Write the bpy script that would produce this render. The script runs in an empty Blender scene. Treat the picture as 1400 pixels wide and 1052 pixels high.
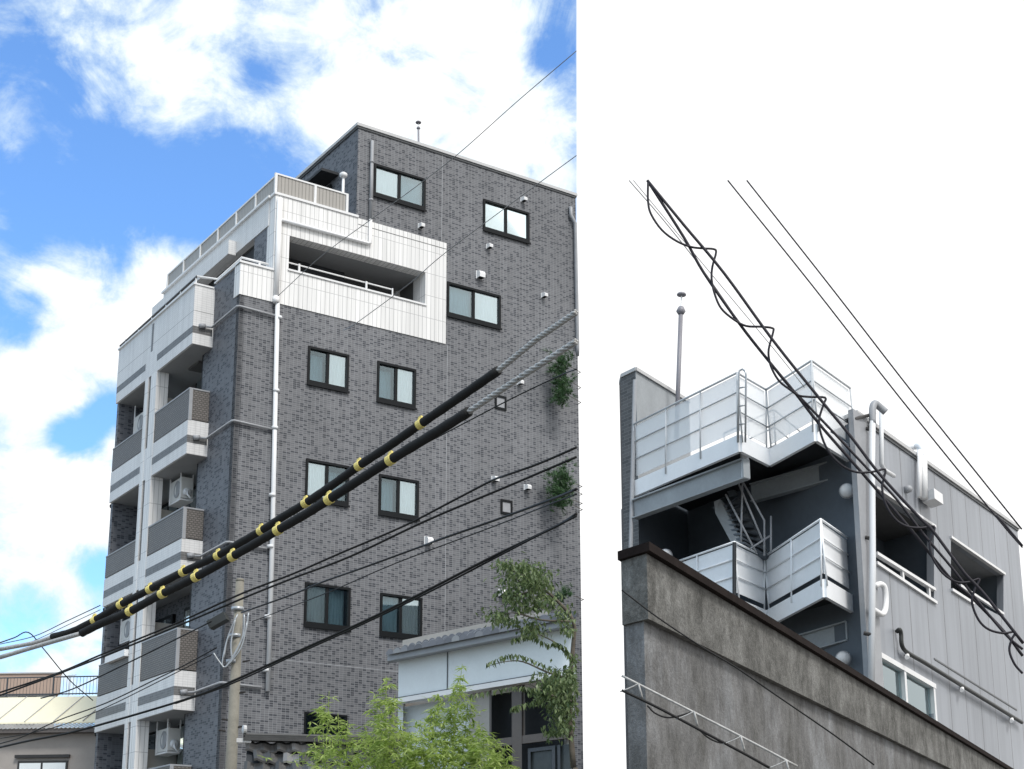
import bpy, math, random
from mathutils import Vector, Matrix
from mathutils.geometry import tessellate_polygon
random.seed(7)
scn = bpy.context.scene
COL = scn.collection
# ------------------------------------------------------------------ camera model
CX, CY, F = 680.0, 812.0, 1926.7
PIT = math.atan(446.6 / F); SP, CP = math.sin(PIT), math.cos(PIT); H = 1.6
def ray(x, y):
    X = (x - CX) / F; Y = -(y - CY) / F
    return Vector((X, CP - Y * SP, SP + Y * CP))
def at(x, y, D):
    r = ray(x, y); k = D / r.y
    return Vector((r.x * k, D, H + r.z * k))
def atz(x, y, z):
    r = ray(x, y); k = (z - H) / r.z
    return Vector((r.x * k, r.y * k, z))
class Frame:                       # a building's own axes: S along its front, T along its side
    def __init__(f, px, py, D, azS, azT):
        p = at(px, py, D); f.O = (p.x, p.y)
        a = math.radians(azS); f.S = (math.cos(a), math.sin(a))
        a = math.radians(azT); f.T = (math.cos(a), math.sin(a))
        f.det = f.S[0] * f.T[1] - f.S[1] * f.T[0]
    def st(f, x, y):
        x -= f.O[0]; y -= f.O[1]
        return (x * f.T[1] - y * f.T[0]) / f.det, (f.S[0] * y - f.S[1] * x) / f.det
    def onT(f, px, py, t=0.0):     # -> s, z on the plane t = const
        r = ray(px, py); tr = f.st(f.O[0] + r.x, f.O[1] + r.y)[1]; tc = f.st(0, 0)[1]
        k = (t - tc) / tr; return f.st(r.x * k, r.y * k)[0], H + r.z * k
    def onS(f, px, py, s=0.0):     # -> t, z on the plane s = const
        r = ray(px, py); sr = f.st(f.O[0] + r.x, f.O[1] + r.y)[0]; sc = f.st(0, 0)[0]
        k = (s - sc) / sr; return f.st(r.x * k, r.y * k)[1], H + r.z * k
    def p(f, s, t, z):
        return Vector((f.O[0] + s * f.S[0] + t * f.T[0], f.O[1] + s * f.S[1] + t * f.T[1], z))

# ------------------------------------------------------------------ materials
def lin(c):
    c = c / 255.0
    return c / 12.92 if c <= .04045 else ((c + .055) / 1.055) ** 2.4
def C(r, g, b): return (lin(r), lin(g), lin(b), 1.0)
def G(v, t=(1, 1, 1)): return (v * t[0], v * t[1], v * t[2], 1.0)
class NT:
    def __init__(s, name):
        s.m = bpy.data.materials.new(name); s.m.use_nodes = True
        s.t = s.m.node_tree; s.b = s.t.nodes['Principled BSDF']; s.out = s.t.nodes['Material Output']
    def n(s, ty, **kw):
        o = s.t.nodes.new(ty)
        for k, v in kw.items():
            if hasattr(o, k) and k not in o.inputs: setattr(o, k, v)
            else: o.inputs[k].default_value = v
        return o
    def l(s, a, b): s.t.links.new(a, b)
    def mix(s, fac, a, b, mode='MIX'):
        o = s.t.nodes.new('ShaderNodeMix'); o.data_type = 'RGBA'; o.blend_type = mode
        for i, v in ((0, fac), (6, a), (7, b)):
            if isinstance(v, (float, int, tuple)): o.inputs[i].default_value = v
            else: s.l(v, o.inputs[i])
        return o.outputs[2]
    def noise(s, scale, detail=4, rough=.6, vec=None, xyz=None):
        o = s.n('ShaderNodeTexNoise', Scale=scale, Detail=detail, Roughness=rough)
        if vec is None: vec = s.n('ShaderNodeTexCoord').outputs['Object']
        if xyz:
            mp = s.n('ShaderNodeMapping'); mp.inputs['Scale'].default_value = xyz
            s.l(vec, mp.inputs['Vector']); vec = mp.outputs['Vector']
        s.l(vec, o.inputs['Vector']); return o.outputs['Fac']
    def ramp(s, fac, *stops):
        r = s.t.nodes.new('ShaderNodeValToRGB'); e = r.color_ramp.elements
        while len(e) < len(stops): e.new(.5)
        for i, (p, c) in enumerate(stops): e[i].position = p; e[i].color = c
        s.l(fac, r.inputs['Fac']); return r.outputs['Color']
    def uv(s): return s.n('ShaderNodeUVMap').outputs['UV']
    def bump(s, h, strength=.3, dist=.02):
        b = s.n('ShaderNodeBump', Strength=strength, Distance=dist); s.l(h, b.inputs['Height']); s.l(b.outputs['Normal'], s.b.inputs['Normal'])
    def done(s, col=None, rough=.6, metal=0.0, spec=.5):
        if col is not None:
            if isinstance(col, tuple): s.b.inputs['Base Color'].default_value = col
            else: s.l(col, s.b.inputs['Base Color'])
        s.b.inputs['Roughness'].default_value = rough; s.b.inputs['Metallic'].default_value = metal
        s.b.inputs['Specular IOR Level'].default_value = spec
        return s.m
M = {}
def plain(name, col, rough=.6, metal=0.0, var=.15, scale=3.0, spec=.4, streak=False):
    n = NT(name)
    f = n.noise(scale, 5, .65, xyz=(1, 1, .15) if streak else None)
    f2 = n.noise(scale * 9, 3, .6)
    a = tuple(c * (1 - var) for c in col[:3]) + (1,); b = tuple(min(1, c * (1 + var)) for c in col[:3]) + (1,)
    c = n.ramp(f, (.3, a), (.7, b))
    c = n.mix(.25, c, n.ramp(f2, (.35, a), (.65, b)))
    M[name] = n.done(c, rough, metal, spec); return M[name]
def brick(name, c1, c2, mortar, bw, rh, ms, off=.0, bias=-.25, rough=.45, bump=.2, big=.12, colvar=.0, smooth=.1):
    n = NT(name); uv = n.uv()
    b = n.n('ShaderNodeTexBrick', offset=off, offset_frequency=2, squash=1.0)
    n.l(uv, b.inputs['Vector'])
    for k, v in (('Color1', c1), ('Color2', c2), ('Mortar', mortar), ('Scale', 1.0), ('Mortar Size', ms), ('Mortar Smooth', smooth), ('Bias', bias), ('Brick Width', bw), ('Row Height', rh)):
        b.inputs[k].default_value = v
    f = n.noise(.35, 5, .6, vec=uv, xyz=(1, .5, 1))
    g = n.ramp(f, (.3, G(1 - big)), (.7, G(1 + big)))
    c = n.mix(1.0, b.outputs['Color'], g, 'MULTIPLY')
    if colvar:
        f3 = n.noise(2.2, 4, .6, vec=uv, xyz=(2.6, .05, 1))
        c = n.mix(1.0, c, n.ramp(f3, (.38, G(1 - colvar)), (.6, G(1.0))), 'MULTIPLY')
    if bump:
        inv = n.n('ShaderNodeMath', operation='SUBTRACT'); inv.inputs[0].default_value = 1; n.l(b.outputs['Fac'], inv.inputs[1]); n.bump(inv.outputs[0], bump, .004)
    M[name] = n.done(c, rough); return M[name]
def mosaic(name, dark, mid, light, mortar, bw, rh, ms, p=.33, off=0.0):
    n = NT(name); uv = n.uv(); b = n.n('ShaderNodeTexBrick', offset=off, offset_frequency=2, squash=1.0); n.l(uv, b.inputs['Vector'])
    for k, v in (('Color1', G(0)), ('Color2', G(1)), ('Mortar', G(.5)), ('Scale', 1.0), ('Mortar Size', ms), ('Mortar Smooth', .1), ('Bias', 0.0), ('Brick Width', bw), ('Row Height', rh)): b.inputs[k].default_value = v
    c = n.ramp(b.outputs['Color'], (p - .04, dark), (p + .04, mid), (.85, light))
    c = n.mix(b.outputs['Fac'], c, mortar)
    f = n.noise(.35, 5, .6, vec=uv, xyz=(1, .5, 1)); c = n.mix(1.0, c, n.ramp(f, (.3, G(.88)), (.7, G(1.1))), 'MULTIPLY')
    f = n.noise(1.8, 5, .6, vec=uv, xyz=(3, .12, 1)); c = n.mix(1.0, c, n.ramp(f, (.35, G(.9)), (.65, G(1.05))), 'MULTIPLY')
    inv = n.n('ShaderNodeMath', operation='SUBTRACT'); inv.inputs[0].default_value = 1; n.l(b.outputs['Fac'], inv.inputs[1]); n.bump(inv.outputs[0], .15, .004)
    M[name] = n.done(c, .5, spec=.3)
mosaic('grey_tile', G(.062, (.94, 1, 1.16)), G(.128, (.97, 1, 1.07)), G(.16, (.98, 1, 1.06)), G(.25, (.97, 1, 1.06)), .098, .05, .005, p=.30)
mosaic('side_tile', G(.055, (.9, 1, 1.22)), G(.12, (.95, .99, 1.12)), G(.15, (.95, .99, 1.11)), G(.18, (.94, 1, 1.1)), .098, .05, .004, p=.28)
brick('white_tile', G(.84, (1, .995, .98)), G(.80, (1, .995, .98)), G(.45), .115, .6, .007, bias=0, bump=.15, big=.05, colvar=.16)
brick('pale_tile', G(.74, (1, .995, .985)), G(.70, (1, .995, .985)), G(.50), .115, .056, .003, bias=0, bump=.1, big=.06, colvar=.10)
brick('stripe_tile', G(.14), G(.09), G(.2), .115, .056, .004, bias=0)
brick('mesh_panel', G(.175, (1.1, 1, .92)), G(.135, (1.1, 1, .92)), G(.07, (1.1, 1, .92)), .09, .05, .012, off=.5, bias=0, rough=.5, bump=.4, big=.1)
brick('brown_tile', G(.10, (1.02, 1, 1)), G(.05), G(.16), .22, .07, .006, off=.5, bias=0)
brick('terrace_panel', G(.34, (1.05, 1, .92)), G(.32, (1.05, 1, .92)), G(.2, (1.05, 1, .92)), .09, 9., .012, bias=0, rough=.4, big=.05)
brick('grey_cladding', G(.32, (.93, .99, 1.09)), G(.30, (.93, .99, 1.09)), G(.10), .93, 60, .014, bias=0, rough=.42, bump=.3, big=.16, colvar=.14)
plain('white_paint', G(.82), .4, var=.05)
plain('cream_paint', G(.62, (1, .97, .9)), .6, var=.08)
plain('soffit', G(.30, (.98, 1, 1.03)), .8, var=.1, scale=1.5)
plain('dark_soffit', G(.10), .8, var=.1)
plain('partition', G(.44, (1.02, 1, .94)), .6, var=.06)
plain('frame_black', G(.008, (.8, 1, 1.2)), .5, var=.1, spec=.2)
plain('frame_bronze', G(.03, (1.1, 1, .95)), .4)
plain('rail_white', G(.76), .35, var=.04)
plain('pipe_white', G(.72, (.98, 1, 1.02)), .35, var=.06, streak=True)
plain('pipe_grey', G(.33, (.97, 1, 1.05)), .45, var=.12)
plain('coping', G(.50), .45, var=.08)
plain('coping_dark', G(.10, (.95, 1, 1.05)), .45)
plain('curtain', G(.86, (.97, 1, 1)), .9, var=.05)
plain('curtain_cream', G(.85, (1, .99, .86)), .9, var=.04)
plain('interior', G(.05), .9)
plain('ac_white', G(.66, (1, 1, .97)), .45, var=.05)
plain('black_rubber', G(.012), .75, var=.3, scale=12, spec=.3)
plain('wire_black', G(.010), .6, spec=.3)
plain('wire_violet', G(.022, (1.05, .95, 1.25)), .55, spec=.3)
plain('wire_grey', G(.20), .5)
plain('steel_strand', G(.40, (1, .99, .96)), .5, metal=.1, var=.35, scale=40)
plain('clip_yellow', C(226, 208, 120), .45, var=.12, scale=20)
plain('pole_concrete', G(.21, (1.06, 1, .84)), .9, var=.22, scale=5)
plain('rail_pale', G(.55, (.96, 1, 1.03)), .4)
plain('galvanised', G(.42, (.95, 1, 1.04)), .35, metal=.5, var=.15)
plain('box_dark', G(.035, (.95, 1.03, 1)), .5)
plain('pale_blue_paint', C(228, 233, 234), .5, var=.05)
plain('grey_blue_paint', G(.17, (.88, 1, 1.12)), .5, var=.1)
plain('brown_frame', G(.11, (1.15, 1, .92)), .55, var=.12)
plain('beige_wall', G(.42, (1.06, 1, .92)), .85, var=.1)
plain('taupe_wall', G(.34, (1.1, 1, .92)), .85, var=.08)
plain('orange_wall', C(182, 158, 142), .8, var=.06)
plain('cream_metal', C(236, 228, 200), .4, var=.04)
plain('rail_dark', G(.08, (.9, 1, 1.15)), .5)
plain('stair_white', G(.9, (.98, 1, 1.02)), .4, var=.05)
plain('stair_steel', G(.34, (.93, 1, 1.05)), .5, var=.14, scale=2)
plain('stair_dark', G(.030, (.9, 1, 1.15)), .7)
plain('stair_wall', G(.12, (.85, 1, 1.18)), .6, var=.14, scale=.8)  # dark base colour stands in for the landings' shade on the wall
plain('lamp_glass', G(.68), .25, var=.03)
plain('rust_cap', G(.012, (1.35, .95, .85)), .85, var=.4, scale=6, spec=.1)
plain('bark', G(.09, (1.15, 1, .8)), .95, var=.3, scale=15)
plain('ground_soil', G(.16, (1.05, 1, .92)), .95, var=.15, scale=.3)
plain('asphalt', G(.055), .9, var=.15, scale=4)
plain('antenna_grey', G(.24, (1, .98, 1.08)), .45)
def leafmat(name, a, b, tr=.35):
    n = NT(name)
    oi = n.n('ShaderNodeNewGeometry'); r = n.ramp(oi.outputs['Random Per Island'], (0, a), (1, b))
    n.done(r, .45)
    t = n.n('ShaderNodeBsdfTranslucent'); n.l(r, t.inputs['Color'])
    mx = n.n('ShaderNodeMixShader'); mx.inputs[0].default_value = tr
    n.l(n.b.outputs[0], mx.inputs[1]); n.l(t.outputs[0], mx.inputs[2]); n.l(mx.outputs[0], n.out.inputs[0]); M[name] = n.m
leafmat('leaf_green', (.05, .09, .03, 1), (.20, .26, .11, 1))
leafmat('leaf_bamboo', (.22, .33, .05, 1), (.56, .66, .24, 1), .55)
leafmat('leaf_pine', (.035, .09, .035, 1), (.07, .15, .05, 1), .15)
def glassmat(name, tint, gl=.12, rough=.02, through=1.0):
    n = NT(name)
    t = n.n('ShaderNodeBsdfTransparent'); t.inputs[0].default_value = tint
    g = n.n('ShaderNodeBsdfGlossy'); g.inputs['Roughness'].default_value = rough; g.inputs[0].default_value = (.85, .97, 1, 1)
    fr = n.n('ShaderNodeFresnel', IOR=1.5)
    ad = n.n('ShaderNodeMath', operation='ADD'); ad.inputs[1].default_value = gl; n.l(fr.outputs[0], ad.inputs[0])
    mx = n.n('ShaderNodeMixShader'); n.l(ad.outputs[0], mx.inputs[0]); n.l(t.outputs[0], mx.inputs[1]); n.l(g.outputs[0], mx.inputs[2])
    n.l(mx.outputs[0], n.out.inputs[0]); M[name] = n.m
glassmat('glass', (.72, .82, .86, 1), .05)
glassmat('glass_clear', (.95, .99, 1, 1), .22)
def clearpanel(name, alpha, col):
    n = NT(name); n.done(col, .4); n.b.inputs['Alpha'].default_value = alpha; M[name] = n.m
clearpanel('frosted_panel', .5, (.88, .91, .93, 1))
# old stained concrete
n = NT('old_concrete')
f = n.noise(2.6, 7, .72, xyz=(1, 1, .8)); f2 = n.noise(9, 6, .75, xyz=(1, 1, .75)); f3 = n.noise(38, 4, .7)
c = n.ramp(f, (.36, G(.07, (1.01, 1, .93))), (.5, G(.15, (1.01, 1, .94))), (.64, G(.28, (1, 1, .96))))
c = n.mix(.4, c, n.ramp(f2, (.36, G(.07, (1.01, 1, .93))), (.66, G(.28, (1.01, 1, .95)))))
c = n.mix(.7, c, n.ramp(f3, (.3, G(.55)), (.72, G(1.25))), 'MULTIPLY')
n.bump(f3, .6, .02); M['old_concrete'] = n.done(c, .95, spec=.2)
n = NT('concrete_wall')
f = n.noise(1.7, 7, .7, xyz=(1, 1, .6)); f2 = n.noise(6, 7, .75, xyz=(1.1, 1.1, .55)); f3 = n.noise(38, 4, .7)
c = n.ramp(f, (.36, G(.10, (1.02, 1, .92))), (.52, G(.19)), (.66, G(.34, (.96, 1, 1.04))))
c = n.mix(.4, c, n.ramp(f2, (.38, G(.08)), (.62, G(.27))))
c = n.mix(.6, c, n.ramp(f3, (.3, G(.6)), (.72, G(1.2))), 'MULTIPLY')
n.bump(f3, .5, .02); M['concrete_wall'] = n.done(c, .95, spec=.2)
n = NT('roof_tile')
oi = n.n('ShaderNodeNewGeometry')
r = n.ramp(oi.outputs['Random Per Island'], (0, G(.12, (1, 1, 1.1))), (.7, G(.19, (1, 1, 1.1))), (1, G(.3)))
M['roof_tile'] = n.done(r, .32, metal=.15)

n = NT('roof_tile_dark')
oi = n.n('ShaderNodeNewGeometry'); M['roof_tile_dark'] = n.done(n.ramp(oi.outputs['Random Per Island'], (0, G(.015)), (.8, G(.045)), (1, G(.16))), .28, metal=.1)
plain('ridge_grey', G(.05), .5, var=.3, scale=8)
plain('dull_pane', G(.07, (.85, 1, 1.05)), .35, var=.3, scale=1.5)
# ------------------------------------------------------------------ mesh builder
LOC = {}
class MB:
    def __init__(s): s.v = []; s.f = []
    def face(s, pts):
        i = len(s.v); s.v += [Vector(p) for p in pts]; s.f.append(list(range(i, i + len(pts)))); return s
    def mesh(s, vs, fs):
        i = len(s.v); s.v += [Vector(p) for p in vs]; s.f += [[i + k for k in f] for f in fs]; return s
    def prism(s, pts, vec):
        pts = [Vector(p) for p in pts]; vec = Vector(vec); k = len(pts)
        fs = [list(range(k)), list(range(2 * k - 1, k - 1, -1))] + [[(j + 1) % k, j, k + j, k + (j + 1) % k] for j in range(k)]
        return s.mesh(pts + [p + vec for p in pts], fs)
    def box(s, fr, s0, s1, t0, t1, z0, z1):
        a = [fr.p(s0, t0, z0), fr.p(s1, t0, z0), fr.p(s1, t1, z0), fr.p(s0, t1, z0)]
        return s.prism(a, (0, 0, z1 - z0))
    def beam(s, a, b, w, h, up=(0, 0, 1)):
        a = Vector(a); b = Vector(b); d = (b - a).normalized(); x = d.cross(Vector(up))
        if x.length < 1e-4: x = Vector((1, 0, 0))
        x.normalize(); y = x.cross(d).normalized()
        q = [a - x * w / 2 - y * h / 2, a + x * w / 2 - y * h / 2, a + x * w / 2 + y * h / 2, a - x * w / 2 + y * h / 2]
        return s.prism(q, b - a)
    def tube(s, pts, r, n=8, cap=True):
        pts = [Vector(p) for p in pts]; k = len(pts); rs = r if isinstance(r, (list, tuple)) else [r] * k
        vs = []; prev = None
        for i, p in enumerate(pts):
            d = (pts[min(i + 1, k - 1)] - pts[max(i - 1, 0)]).normalized()
            if prev is None: x = d.cross(Vector((.13, .2, 1))); x = x if x.length > .05 else d.cross(Vector((1, 0, 0)))
            else: x = prev - d * prev.dot(d)
            x.normalize(); prev = x; y = d.cross(x)
            for j in range(n):
                a = 2 * math.pi * j / n; vs.append(p + (x * math.cos(a) + y * math.sin(a)) * rs[i])
        fs = [[i * n + j, i * n + (j + 1) % n, (i + 1) * n + (j + 1) % n, (i + 1) * n + j] for i in range(k - 1) for j in range(n)]
        if cap: fs += [list(range(n - 1, -1, -1)), [(k - 1) * n + j for j in range(n)]]
        return s.mesh(vs, fs)
    def lathe(s, c, axis, prof, n=20):
        c = Vector(c); ax = Vector(axis).normalized(); x = ax.cross(Vector((.3, .1, 1)))
        if x.length < .35: x = ax.cross(Vector((1, 0, 0)))
        x.normalize(); y = ax.cross(x); vs = []
        for h, r in prof:
            for j in range(n):
                a = 2 * math.pi * j / n; vs.append(c + ax * h + (x * math.cos(a) + y * math.sin(a)) * max(r, .0005))
        k = len(prof)
        fs = [[i * n + j, i * n + (j + 1) % n, (i + 1) * n + (j + 1) % n, (i + 1) * n + j] for i in range(k - 1) for j in range(n)]
        fs += [list(range(n - 1, -1, -1)), [(k - 1) * n + j for j in range(n)]]
        return s.mesh(vs, fs)
    def gridwall(s, P, us, vs, solid, th):     # P(u, v, w): only exposed faces of a wall with openings
        us = sorted(set(us)); vs = sorted(set(vs))
        S = [[solid((us[i] + us[i + 1]) / 2, (vs[j] + vs[j + 1]) / 2) for j in range(len(vs) - 1)] for i in range(len(us) - 1)]
        def ok(i, j): return 0 <= i < len(us) - 1 and 0 <= j < len(vs) - 1 and S[i][j]
        for i in range(len(us) - 1):
            for j in range(len(vs) - 1):
                if not S[i][j]: continue
                a, b, c, d = us[i], us[i + 1], vs[j], vs[j + 1]
                s.face([P(a, c, 0), P(b, c, 0), P(b, d, 0), P(a, d, 0)])
                s.face([P(a, d, th), P(b, d, th), P(b, c, th), P(a, c, th)])
                if not ok(i - 1, j): s.face([P(a, c, 0), P(a, d, 0), P(a, d, th), P(a, c, th)])
                if not ok(i + 1, j): s.face([P(b, d, 0), P(b, c, 0), P(b, c, th), P(b, d, th)])
                if not ok(i, j - 1): s.face([P(b, c, 0), P(a, c, 0), P(a, c, th), P(b, c, th)])
                if not ok(i, j + 1): s.face([P(a, d, 0), P(b, d, 0), P(b, d, th), P(a, d, th)])
        return s
    def build(s, name, mat, parent=None, smooth=False, loc=None):
        if parent is not None: base = LOC[parent]
        elif loc is not None: base = Vector(loc)
        else:
            xs = [v.x for v in s.v]; ys = [v.y for v in s.v]; base = Vector(((min(xs) + max(xs)) / 2, (min(ys) + max(ys)) / 2, min(v.z for v in s.v)))
        me = bpy.data.meshes.new(name)
        me.from_pydata([v - base for v in s.v], [], s.f); me.update()
        uvl = me.uv_layers.new(name='UVMap')
        for p in me.polygons:
            nn = p.normal
            if abs(nn.z) > .85: tu = Vector((L.S[0], L.S[1], 0)); tv = Vector((-L.S[1], L.S[0], 0))
            else: tu = Vector((-nn.y, nn.x, 0)).normalized(); tv = Vector((0, 0, 1))
            for li in p.loop_indices:
                co = me.vertices[me.loops[li].vertex_index].co + base
                uvl.data[li].uv = (co.dot(tu), co.dot(tv))
            p.use_smooth = smooth
        me.materials.append(M[mat] if isinstance(mat, str) else mat)
        o = bpy.data.objects.new(name, me); COL.objects.link(o)
        if parent is not None: o.parent = parent; LOC[o] = base     # local frame: same base as its thing
        else: o.location = base; LOC[o] = base
        return o
def tag(o, label, cat, group=None, kind=None):
    if kind: o['kind'] = kind
    if label: o['label'] = label
    if cat: o['category'] = cat
    if group: o['group'] = group
    return o
def thing(name, label, cat, loc, group=None):
    o = bpy.data.objects.new(name, None); COL.objects.link(o); o.location = loc; LOC[o] = Vector(loc); o.empty_display_size = .3
    return tag(o, label, cat, group)
def smoothpts(pts, k=6):      # Catmull-Rom through points
    pts = [Vector(p) for p in pts]; out = []
    q = [pts[0] * 2 - pts[1]] + pts + [pts[-1] * 2 - pts[-2]]
    for i in range(1, len(q) - 2):
        for j in range(k):
            t = j / k; a, b, c, d = q[i - 1], q[i], q[i + 1], q[i + 2]
            out.append(.5 * ((2 * b) + (c - a) * t + (2 * a - 5 * b + 4 * c - d) * t * t + (3 * b - a - 3 * c + d) * t ** 3))
    out.append(pts[-1]); return out

L = Frame(320, 573, 30, 31.97, 125.5)          # the tiled apartment building
R = Frame(1192, 600, 23.4, 54.2, 120)           # the grey clad building
K = Frame(884, 757, 9.0, 62.3, 126)            # the old concrete building

# ------------------------------------------------------------------ setting
g = MB().face([(-400, -200, 0), (400, -200, 0), (400, 700, 0), (-400, 700, 0)]).build('ground', 'ground_soil', loc=(0, 0, 0)); tag(g, 'bare grey ground of the neighbourhood', 'ground', kind='structure')
g = MB().face([(-30, 1, .004), (30, 4, .004), (30, 8.5, .004), (-30, 5.5, .004)]).build('road', 'asphalt', loc=(0, 0, 0)); tag(g, 'asphalt street in front of the houses', 'road', kind='structure')

# ------------------------------------------------------------------ APARTMENT BUILDING
AB = thing('apartment_building', 'tall grey tiled apartment building with white balcony bands and black framed windows', 'building', L.p(0, 0, 0))
def PA(u, v, w): return L.p(u, w, v)            # facade A, w goes inward
wins = [  # s0,s1,z0,z1, left pane, right pane  (c curtain, d dark, y cream, h half)
    (1.76, 2.78, 13.86, 14.72, 'g', 'c'), (3.58, 4.60, 13.80, 14.74, 'g', 'c'),
    (1.80, 2.86, 11.06, 11.95, 'c', 'g'), (3.69, 4.72, 11.00, 11.90, 'g', 'c'),
    (1.87, 2.97, 8.11, 9.03, 'c', 'g'), (3.78, 4.85, 8.10, 9.02, 'f', 'c'),
    (3.38, 4.80, 19.15, 19.95, 'c', 'f'), (6.56, 7.95, 19.10, 19.90, 'y', 'k'), (5.50, 7.05, 16.46, 17.30, 'f', 'c')]
s0, z0 = L.onT(415, 1004); s1, z1 = L.onT(446, 976)
lowwin = (s0, s0 + 1.05, z1 - .75, z1)
holes = [w[:4] for w in wins] + [lowwin]
WB = (-.02, 5.45, 15.62, 18.36)                 # white band extents on the facade
EX = 9.5
us = [0, 2.91, 5.45, EX] + [h[0] for h in holes] + [h[1] for h in holes]
vs = [0, 15.62, 18.37, 20.85] + [h[2] for h in holes] + [h[3] for h in holes]
def solA(u, v):
    for h in holes:
        if h[0] < u < h[1] and h[2] < v < h[3]: return False
    if v < 15.62: return True
    if v < 18.37: return u > 5.45
    return u > 2.91
MB().gridwall(PA, us, vs, solA, .14).build('front_wall', 'grey_tile', AB)
# side wall (faces left) below, penthouse side wall, end walls, roofs
m = MB(); m.gridwall(lambda u, v, w: L.p(w, u, v), [0, 1.9], [0, 16.38], lambda u, v: True, .14)
m.box(L, .70, .84, 1.9, 6.2, 0, 14.8)
m.box(L, -.44, 9.4, 6.2, 6.34, 0, 14.789)
m.box(L, .781, .93, .36, 1.05, 15.1, 17.68)
m.gridwall(lambda u, v, w: L.p(2.91 + w, u, v), [0.001, 8.0], [17.9, 20.849], lambda u, v: True, .14)
m.build('side_wall', 'side_tile', AB)
m = MB(); m.box(L, EX - .14, EX - .001, .14, 8.0, 0, 20.84); m.box(L, 3.05, EX - .14, 7.86, 8.0, 0, 20.84)
m.build('rear_wall', 'side_tile', AB)
m = MB(); m.box(L, 3.05, EX - .14, .14, 7.86, 20.5, 20.7); m.box(L, .93, 9.3, .3, 6.3, 17.62, 17.9)
for z in (14.85, 12.05, 9.35, 6.3, 3.3): m.box(L, .84, 9.3, .15, 6.1, z - .2, z)
m.box(L, 5.5, 5.6, .15, 6, 0, 20.5)
m.build('floor_slabs', 'interior', AB)
# roof coping of the top storey
m = MB(); m.box(L, 2.85, EX + .03, -.05, .2, 20.852, 20.93); m.box(L, 2.85, 3.1, .2, 8.05, 20.852, 20.93)
m.build('roof_coping', 'coping', AB)
m = MB(); m.box(L, 2.88, EX + .01, -.025, -.003, 20.80, 20.85); m.box(L, 2.88, 2.907, -.003, 8.0, 20.80, 20.85); m.build('coping_joint', 'coping_dark', AB)
# white band
LG = (1.17, 4.85, 16.50, 17.40)
def solW(u, v):
    if u < .78 and v > 16.40: return False
    if LG[0] < u < LG[1] and LG[2] < v < LG[3]: return False
    return True
MB().gridwall(lambda u, v, w: L.p(u, w - .02, v), [-.02, .78, LG[0], LG[1], 5.45], [15.62, 16.40, LG[2], LG[3], 18.36], solW, .30).build('white_band', 'white_tile', AB)
MB().box(L, -.05, .80, -.05, .20, 16.40, 16.45).build('band_coping', 'rail_white', AB); MB().box(L, LG[0] - .02, LG[1] + .03, -.05, .25, LG[2], LG[2] + .045).build('loggia_sill', 'rail_white', AB)
MB().box(L, .74, 2.95, -.05, .20, 18.362, 18.42).build('band_coping', 'rail_white', AB)
m = MB(); m.box(L, 2.95, 5.45, -.028, -.0205, 18.19, 18.20); m.build('band_joint', 'stripe_tile', AB)
# loggia inside
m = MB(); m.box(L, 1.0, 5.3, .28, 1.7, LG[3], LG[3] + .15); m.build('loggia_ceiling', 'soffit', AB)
m = MB(); m.box(L, LG[1], LG[1] + .12, .28, .55, 15.7, LG[3]); m.box(L, LG[1] - .03, LG[1] + .1, 1.3, 1.7, 15.7, LG[3]); m.build('loggia_side_wall', 'pale_tile', AB)
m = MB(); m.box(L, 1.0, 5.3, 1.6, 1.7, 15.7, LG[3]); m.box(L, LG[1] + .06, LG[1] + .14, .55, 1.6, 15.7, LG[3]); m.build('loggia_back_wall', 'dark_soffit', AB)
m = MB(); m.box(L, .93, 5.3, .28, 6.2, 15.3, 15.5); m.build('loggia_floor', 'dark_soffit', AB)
w = MB()
for a, b in ((1.4, 2.9), (3.1, 4.5)):
    w.box(L, a, b, 1.55, 1.6, 15.6, 17.25)
wd = w.build('loggia_window', 'frame_black', AB)
m = MB(); m.tube([L.p(1.2, .12, 16.78), L.p(4.02, .12, 16.78)], .018)
for s in (1.5, 3.28, 4.0): m.tube([L.p(s, .1, 16.5), L.p(s, .1, 16.80)], .028 if s < 4 else .02)
m.build('loggia_rail', 'rail_white', AB)
m = MB()
m.tube([L.p(1.6, 1.0, 16.95), L.p(4.3, 1.0, 16.95)], .015); m.box(L, 2.1, 2.3, .8, .95, 16.5, 16.72); m.box(L, 2.9, 3.4, .7, .9, 16.4, 16.66)
m.build('clothes_pole', 'pipe_grey', AB)
# upper terrace: fascia on the side, railing
m = MB(); m.box(L, .76, .93, .28, 6.7, 17.68, 18.36); m.box(L, .78, .93, 0.28, .36, 15.1, 17.68)
m.build('terrace_fascia', 'pale_tile', AB)
m = MB(); m.box(L, .70, .95, .2, 6.72, 18.362, 18.42); m.build('terrace_coping', 'rail_white', AB)
m = MB(); m.box(L, .56, .758, 2.05, 6.95, 17.62, 18.0); m.box(L, .78, 3., 6.7, 6.95, 17.62, 17.93); m.build('balcony_canopy', 'pale_tile', AB)
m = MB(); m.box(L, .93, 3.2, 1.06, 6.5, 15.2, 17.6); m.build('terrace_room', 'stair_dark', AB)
m = MB(); m.box(L, .82, 2.62, .02, .04, 18.45, 18.90); m.box(L, .82, .84, .06, 6.6, 18.45, 18.88)
m.build('terrace_railing_panel', 'terrace_panel', AB)
m = MB(); m.box(L, .76, 2.69, 0, .06, 18.90, 18.94); m.box(L, .80, .86, .06, 6.62, 18.885, 18.925)
for s in (.79, 1.81, 2.66): m.box(L, s - .03, s + .03, 0, .05, 18.42, 18.90)
for k in range(7): t = .05 + k * 1.09; m.box(L, .79, .85, t - .025, t + .025, 18.42, 18.885)
m.build('terrace_railing', 'rail_white', AB)
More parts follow.
